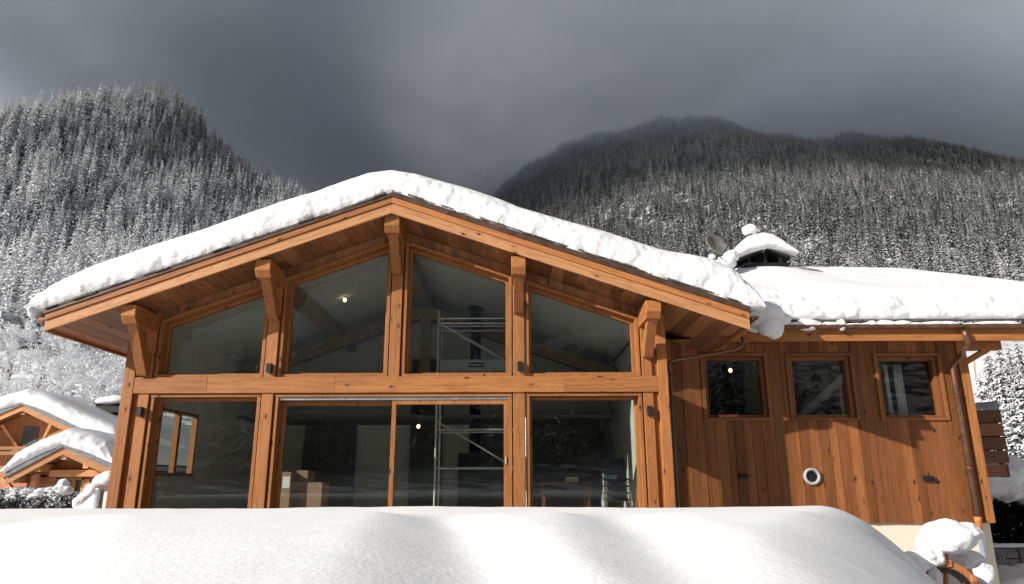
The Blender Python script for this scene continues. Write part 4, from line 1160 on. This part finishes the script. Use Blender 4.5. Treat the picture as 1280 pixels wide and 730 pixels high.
def trunk_mesh(name, r=.012, h=.95):
    mb = MB(); mb.tube([(0, 0, -.05), (0, 0, .3), (0, 0, h)], [r, r*.7, .002], 7)
    me = bpy.data.meshes.new(name); me.from_pydata(mb.v, [], mb.f); me.materials.append(M['bark']); return me
SPR = [spruce_mesh('spruce_crown', 11, 19, 8, .145), spruce_mesh('spruce_crown', 12, 17, 8, .17), spruce_mesh('spruce_crown', 13, 21, 7, .125), spruce_mesh('spruce_crown', 14, 15, 8, .155, 3, .7)]
FAR = [spruce_mesh('far_spruce', 21, 12, 6, .145, 2), spruce_mesh('far_spruce', 22, 10, 6, .17, 2), spruce_mesh('far_spruce', 23, 13, 5, .12, 2), spruce_mesh('far_spruce', 24, 10, 6, .15, 2, .75)]
TRK = trunk_mesh('spruce_trunk')

pts = []
def scatter(n, X0, X1, Y0, Y1, hmin):
    out = []
    k = int((X1-X0)*(Y1-Y0)*n)
    X = rng.uniform(X0, X1, k); Y = rng.uniform(Y0, Y1, k)
    return X, Y
fwv, rtv, upv = np.array(fw), np.array(rt), np.array(up)
def proj_np(X, Y, Z):
    p = np.stack([X, Y, Z], 1); c = p@fwv
    return 640+F*(p@rtv)/c, 365-F*(p@upv)/c
allX = []; allY = []
for (n, a, b, c, d) in ((1/23., -560, 60, 205, 700), (1/21., -150, 1250, 250, 1230), (1/26., -300, 280, -290, -95)):  # last band: unseen trees behind the camera, put in to be mirrored
    X, Y = scatter(n, a, b, c, d, 0); allX.append(X); allY.append(Y)
X = np.concatenate(allX); Y = np.concatenate(allY); Z = hmap(X, Y)
px, py = proj_np(X, Y, Z+12)
keep = ((px > -90) & (px < 1370) & (py < 520) & (py > -50) & (Y > 0)) | (Y < 0)
# meadow on the lower right stays open
keep &= ~((X > 60) & (Y < 268))
# hidden behind the chalet roof, with a margin
keep &= ~((px > 90) & (px < 900) & (py > 380) & (Y > 0))
X, Y, Z = X[keep], Y[keep], Z[keep]
H = rng.uniform(12, 22, len(X))*np.where(X > -40, .86, 1.14)*np.where(Y < 0, 1.2, 1.0)
LOAD = rng.normal(0, .10, len(X))+np.interp(Z, [0, 60, 170, 330, 520], [.34, .28, .14, .07, .06])+np.where(X < -40, .25, -.13+.36*np.clip((Z-200)/250, 0, 1)*np.clip(1.3-X/700, .35, 1))  # snow whiteness by height also makes up for cloud shade on the slopes
LOAD = np.where(Y < 0, LOAD-.25, LOAD)  # unseen rear trees made less white, so the panes mirror them darker
near = np.argsort(np.hypot(X, Y)+np.where(Y < 0, 5000, 0)+np.where((proj_np(X, Y, Z+15)[1] > 470), 900, 0))[:260]
isn = np.zeros(len(X), bool); isn[near] = True
# individual trees nearest the camera
for k, i in enumerate(near):
    o = bpy.data.objects.new('spruce_tree', SPR[k % 4]); COL.objects.link(o)
    o.location = (X[i], Y[i], Z[i]-.8); o.rotation_euler = (0, 0, rng.random()*6.28); h = float(H[i]); o.scale = (h*1.0, h*1.0, h); o['load'] = float(LOAD[i])
    tag(o, 'snow-laden spruce in the lower forest on the mountainside', 'tree', 'snow-laden spruces low on the mountainside')
# the rest of the forest as one mass
P3 = np.stack([X, Y, Z-1.0], 1)[~isn]; Hn = H[~isn]; Ln = LOAD[~isn]
me = bpy.data.meshes.new('forest'); me.from_pydata(P3.tolist(), [], [])
for nm, dat in (('scl', Hn), ('load', Ln), ('rot', rng.random(len(Hn))*6.28)):
    a_ = me.attributes.new(nm, 'FLOAT', 'POINT'); a_.data.foreach_set('value', np.asarray(dat, np.float32))
a_ = me.attributes.new('pick', 'INT', 'POINT'); a_.data.foreach_set('value', rng.integers(0, 4, len(Hn)).astype(np.int32))
forest = bpy.data.objects.new('forest', me); COL.objects.link(forest)
tag(forest, 'dense snow-dusted spruce forest covering both mountainsides', 'forest', kind='stuff')
ng = bpy.data.node_groups.new('forest_scatter', 'GeometryNodeTree')
ng.interface.new_socket('Geometry', in_out='INPUT', socket_type='NodeSocketGeometry'); ng.interface.new_socket('Geometry', in_out='OUTPUT', socket_type='NodeSocketGeometry')
nd = ng.nodes; gi = nd.new('NodeGroupInput'); go = nd.new('NodeGroupOutput'); iop = nd.new('GeometryNodeInstanceOnPoints'); jn = nd.new('GeometryNodeJoinGeometry')
for mfar in FAR:
    po = bpy.data.objects.new('far_spruce', mfar)
    oi = nd.new('GeometryNodeObjectInfo'); oi.inputs['Object'].default_value = po; oi.inputs['As Instance'].default_value = True
    ng.links.new(oi.outputs['Geometry'], jn.inputs[0])
def na(nm, ty):
    q = nd.new('GeometryNodeInputNamedAttribute'); q.data_type = ty; q.inputs['Name'].default_value = nm
    return next(s for s in q.outputs if s.enabled and s.name == 'Attribute')
cx_ = nd.new('ShaderNodeCombineXYZ'); ng.links.new(na('rot', 'FLOAT'), cx_.inputs[2])
er = nd.new('FunctionNodeEulerToRotation'); ng.links.new(cx_.outputs[0], er.inputs[0])
ng.links.new(gi.outputs[0], iop.inputs['Points']); ng.links.new(jn.outputs[0], iop.inputs['Instance']); iop.inputs['Pick Instance'].default_value = True
ng.links.new(na('pick', 'INT'), iop.inputs['Instance Index']); ng.links.new(er.outputs[0], iop.inputs['Rotation']); ng.links.new(na('scl', 'FLOAT'), iop.inputs['Scale'])
ng.links.new(iop.outputs[0], go.inputs[0])
md = forest.modifiers.new('scatter', 'NODES'); md.node_group = ng

# frosted bare trees, lower left
def frost_mesh(name, seed):
    rg = random.Random(seed); mb = MB(); sn = []
    def br(p, d, L, r, lv):
        q = p+d*L*.5+Vector((rg.uniform(-1, 1), rg.uniform(-1, 1), 0))*L*.05; e = p+d*L
        mb.tube([p, q, e], [r, r*.85, r*.65], 4 if lv < 2 else 3, False); sn.extend([(-.2 if lv < 1 else .25+.14*lv)]*((4 if lv < 2 else 3)*3))
        if lv >= 5: return
        for k in range(rg.choice((3, 3, 4)) if lv < 3 else (4 if lv < 4 else 3)):
            a = rg.uniform(.3, .85); ax = Vector((rg.uniform(-1, 1), rg.uniform(-1, 1), rg.uniform(-.3, .3))).cross(d).normalized()
            nd_ = (Matrix.Rotation(a, 3, ax) @ d); nd_.z += .12-.05*lv; nd_.normalize()
            br(p+(e-p)*rg.uniform(.45, 1.0), nd_, L*rg.uniform(.55, .8), max(r*.55, .0032), lv+1)
    br(Vector((0, 0, -.05)), Vector((0, 0, 1)), .32, .018, 0)
    me = bpy.data.meshes.new(name); me.from_pydata(mb.v, [], mb.f); me.materials.append(M['frost'])
    at_ = me.attributes.new('snow', 'FLOAT', 'POINT'); at_.data.foreach_set('value', sn); return me
FR = [frost_mesh('frosted_crown', s) for s in (1, 2, 3)]
spots = [(random.uniform(-60, 205), random.uniform(112, 225)) for _ in range(150)]
for k, (x, Yt) in enumerate(spots):
    p = at(x, 480, Yt); o = bpy.data.objects.new('frosted_tree', FR[k % 3]); COL.objects.link(o)
    h = random.uniform(10, 17); gz = float(hmap(p.x, Yt)); o.location = (p.x, Yt, gz-.2); o.rotation_euler = (0, 0, random.random()*6.28); o.scale = (h*1.2, h*1.2, h)
    o['load'] = random.uniform(.05, .3)
    tag(o, 'bare frosted tree in the white thicket behind the neighbouring chalets', 'tree', 'bare frosted trees behind the neighbours')
# snow-laden spruce at the left corner of the house and the group on the right
BIG = [spruce_mesh('spruce_crown', s, 24, 10, .20, 3, .5, 7, 'spruce_near') for s in (31, 32, 33)]
def near_tree(x, ytop, Y, label, k, w=1.0, group=None, load=.20):
    p = at(x, ytop, Y); gz = float(hmap(p.x, Y)); h = p.z-gz
    t = thing('spruce_tree', (p.x, Y, gz), label, 'tree', group)
    for nm, m_ in (('crown', BIG[k % 3]), ('trunk', TRK)):
        c = bpy.data.objects.new(nm, m_); COL.objects.link(c); c.parent = t; c.scale = (h*w, h*w, h); c.rotation_euler = (0, 0, k*1.7); c['load'] = load
g_ = 'snow-laden spruces beyond the balcony'
near_tree(168, 452, 46, 'dark spruce with snowy boughs just left of the glazed front', 0, .9, None, .12)
near_tree(1222, 462, 36, 'snow-laden spruce right beside the wing corner board', 1, 1.15, g_)
near_tree(1247, 447, 40, 'tall thin-topped snowy spruce standing above the balcony cover', 2, 1.1, g_)
near_tree(1272, 452, 34, 'full snowy spruce at the right edge, behind the hedge', 0, 1.15, g_)
near_tree(1262, 500, 29, 'short bushy snowy spruce just right of the slatted balcony', 1, 1.5, g_, .2)
near_tree(1300, 455, 38, 'snowy spruce cut off by the right edge of the picture', 2, 1.2, g_)
near_tree(1236, 480, 45, 'small snowy spruce seen between the corner board and the tall one', 0, 1.3, g_)
for k_, (x_, y_, Y_) in enumerate(((1232, 431, 150), (1246, 425, 165), (1259, 429, 150), (1270, 422, 170), (1284, 428, 155), (1296, 424, 160))):
    near_tree(x_, y_, Y_, 'small dark spruce on the far meadow rim under the wing eave', k_, .9, 'small spruces on the far meadow rim', .05)
t = thing('marker_pole', at(1218, 470, 70), 'thin orange pole on the snowy meadow far right', 'pole')
p = at(1218, 462, 70); q = at(1218, 444, 70)
MB().tube([(p.x, 70, p.z-1), (q.x-.1, 70, q.z)], .07, 8).build('pole', 'orange', t); MB().box(q.x-.25, q.x+.1, 69.98, 70.02, q.z-.1, q.z+.1).build('pole_cap', 'orange', t)

# ------------------------------------------------------------------ cloud bank swallowing the summits
def cloud():
    m, nt, out = mat('cloud'); n = N(nt)
    co = n('ShaderNodeTexCoord').outputs['Object']
    x = n.dot(co, (1, 0, 0)); z = n.dot(co, (0, 0, 1))
    X0, X1, Z1 = -1000.0, 1800.0, 1000.0
    tab = [(-1000, 640), (-480, 500), (-340, 425), (-265, 345), (-195, 280), (-120, 250), (-60, 265), (10, 280), (130, 305), (270, 345), (400, 405), (560, 470), (680, 540), (1000, 580), (1800, 620)]
    cr = n('ShaderNodeValToRGB', {0: n.math('DIVIDE', n.math('SUBTRACT', x, X0), X1-X0)}); el = cr.color_ramp.elements
    while len(el) > 1: el.remove(el[-1])
    el[0].position = 0; el[0].color = (tab[0][1]/1000,)*3+(1,)
    for a, b in tab[1:]:
        e = el.new((a-X0)/(X1-X0)); e.color = (b/1000,)*3+(1,)
    base = n.math('MULTIPLY', cr.outputs[0], 1000.0)
    g = n.noise(n('ShaderNodeVectorMath', {0: co, 1: (1, 1, 1.6)}, operation='MULTIPLY').outputs[0], .0055, 4, .55)
    g2 = n.noise(co, .021, 3, .55)
    hgt = n.math('ADD', n.math('SUBTRACT', z, base), n.math('ADD', n.math('MULTIPLY', n.math('SUBTRACT', g, .5), 230.0), n.math('MULTIPLY', n.math('SUBTRACT', g2, .5), 90.0)))
    y = n.dot(co, (0, 1, 0))
    clear = n.math('MULTIPLY', n.math('SUBTRACT', 1.0, n.ss(y, 820.0, 1080.0)), n.ss(x, -420.0, -20.0))
    hgt = n.math('SUBTRACT', hgt, n.math('MULTIPLY', clear, 420.0))
    d = n.math('MULTIPLY', n.math('MULTIPLY', n.ss(hgt, -110.0, 140.0), n.math('SUBTRACT', 1.0, n.ss(hgt, 170.0, 360.0))), .0095)
    d = n.math('MULTIPLY', d, n.math('SUBTRACT', 1.0, n.ss(z, 720.0, 930.0)))
    v = n('ShaderNodeVolumePrincipled', {'Color': (CLOUDC[0], CLOUDC[1], CLOUDC[2], 1), 'Density': d, 'Anisotropy': .0})
    nt.links.new(v.outputs[0], out.inputs['Volume'])
    xs = np.linspace(X0, X1, 57); nb = len(xs); mb = MB(); ya, yb = 400.0, 1600.0
    vs = []
    for X in xs:
        zb = lerp_tab(tab, X)-150
        vs += [(X, ya, zb), (X, yb, zb), (X, yb, Z1), (X, ya, Z1)]
    fs = [(0, 1, 2, 3), (4*nb-1, 4*nb-2, 4*nb-3, 4*nb-4)]
    for k in range(nb-1):
        for e in range(4): fs.append((4*k+e, 4*k+(e+1) % 4, 4*k+4+(e+1) % 4, 4*k+4+e))
    mb.add(vs, fs)
    o = mb.build('cloud', m); tag(o, 'dark grey cloud bank hiding the mountain tops', 'cloud', kind='stuff')
CLOUDC = (.64, .68, .75)
cloud()

# ------------------------------------------------------------------ light
SD = Vector((1.55, 1.0, -.73)).normalized()
sun_d = bpy.data.lights.new('sun', 'SUN'); sun_d.energy = 5.0; sun_d.angle = R(.53); sun_d.color = (1.0, .965, .905)
sun = bpy.data.objects.new('sun', sun_d); COL.objects.link(sun); sun.rotation_euler = SD.to_track_quat('-Z', 'Y').to_euler(); sun.location = (-20, -10, 30)
w = bpy.data.worlds.new('World'); S.world = w; w.use_nodes = True; nt = w.node_tree
SKYD, SKYL = (.066, .070, .079), (.30, .308, .328)
bg = nt.nodes['Background']; sk = nt.nodes.new('ShaderNodeTexSky'); sk.sky_type = 'NISHITA'; sk.sun_disc = False
sk.sun_elevation = math.asin(-SD.z); sk.sun_rotation = math.atan2(-SD.x, -SD.y); sk.air_density = 1.0; sk.dust_density = 2.0; sk.ozone_density = 1.0
bg.inputs[1].default_value = .05
n = N(nt); dr = n('ShaderNodeTexCoord').outputs['Generated']
toSun = -SD
gap = n.ss(n.dot(dr, tuple(toSun)), .6, .98)
c1 = n.noise(n('ShaderNodeVectorMath', {0: dr, 1: (1.0, 1.0, 2.2)}, operation='MULTIPLY').outputs[0], 1.7, 6, .55)
lift = n.math('ADD', n.math('MULTIPLY', n.math('SUBTRACT', c1, .5), 1.0), n.math('MULTIPLY', n.dot(dr, (-.50, 0, 1)), 1.40))
gr = n.mix(n.ss(lift, .05, 1.1), SKYD, SKYL)
gr = n('ShaderNodeVectorMath', {0: gr, 'Scale': 20.0}, operation='SCALE').outputs[0]
allsky = n.mix(n.math('MULTIPLY', gap, .6), gr, sk.outputs[0])
nt.links.new(allsky, bg.inputs[0])

S.view_settings.view_transform = 'Standard'; S.view_settings.look = 'None'; S.view_settings.gamma = 1.0; S.view_settings.exposure = .36
try: S.view_settings.use_curve_mapping = False
except Exception: pass
S.render.engine = 'CYCLES'
c = S.cycles; c.use_denoising = True; c.max_bounces = 8; c.diffuse_bounces = 4; c.glossy_bounces = 3; c.transparent_max_bounces = 16; c.volume_bounces = 3; c.caustics_reflective = False; c.caustics_refractive = False
try: c.denoiser = 'OPENIMAGEDENOISE'
except Exception: pass
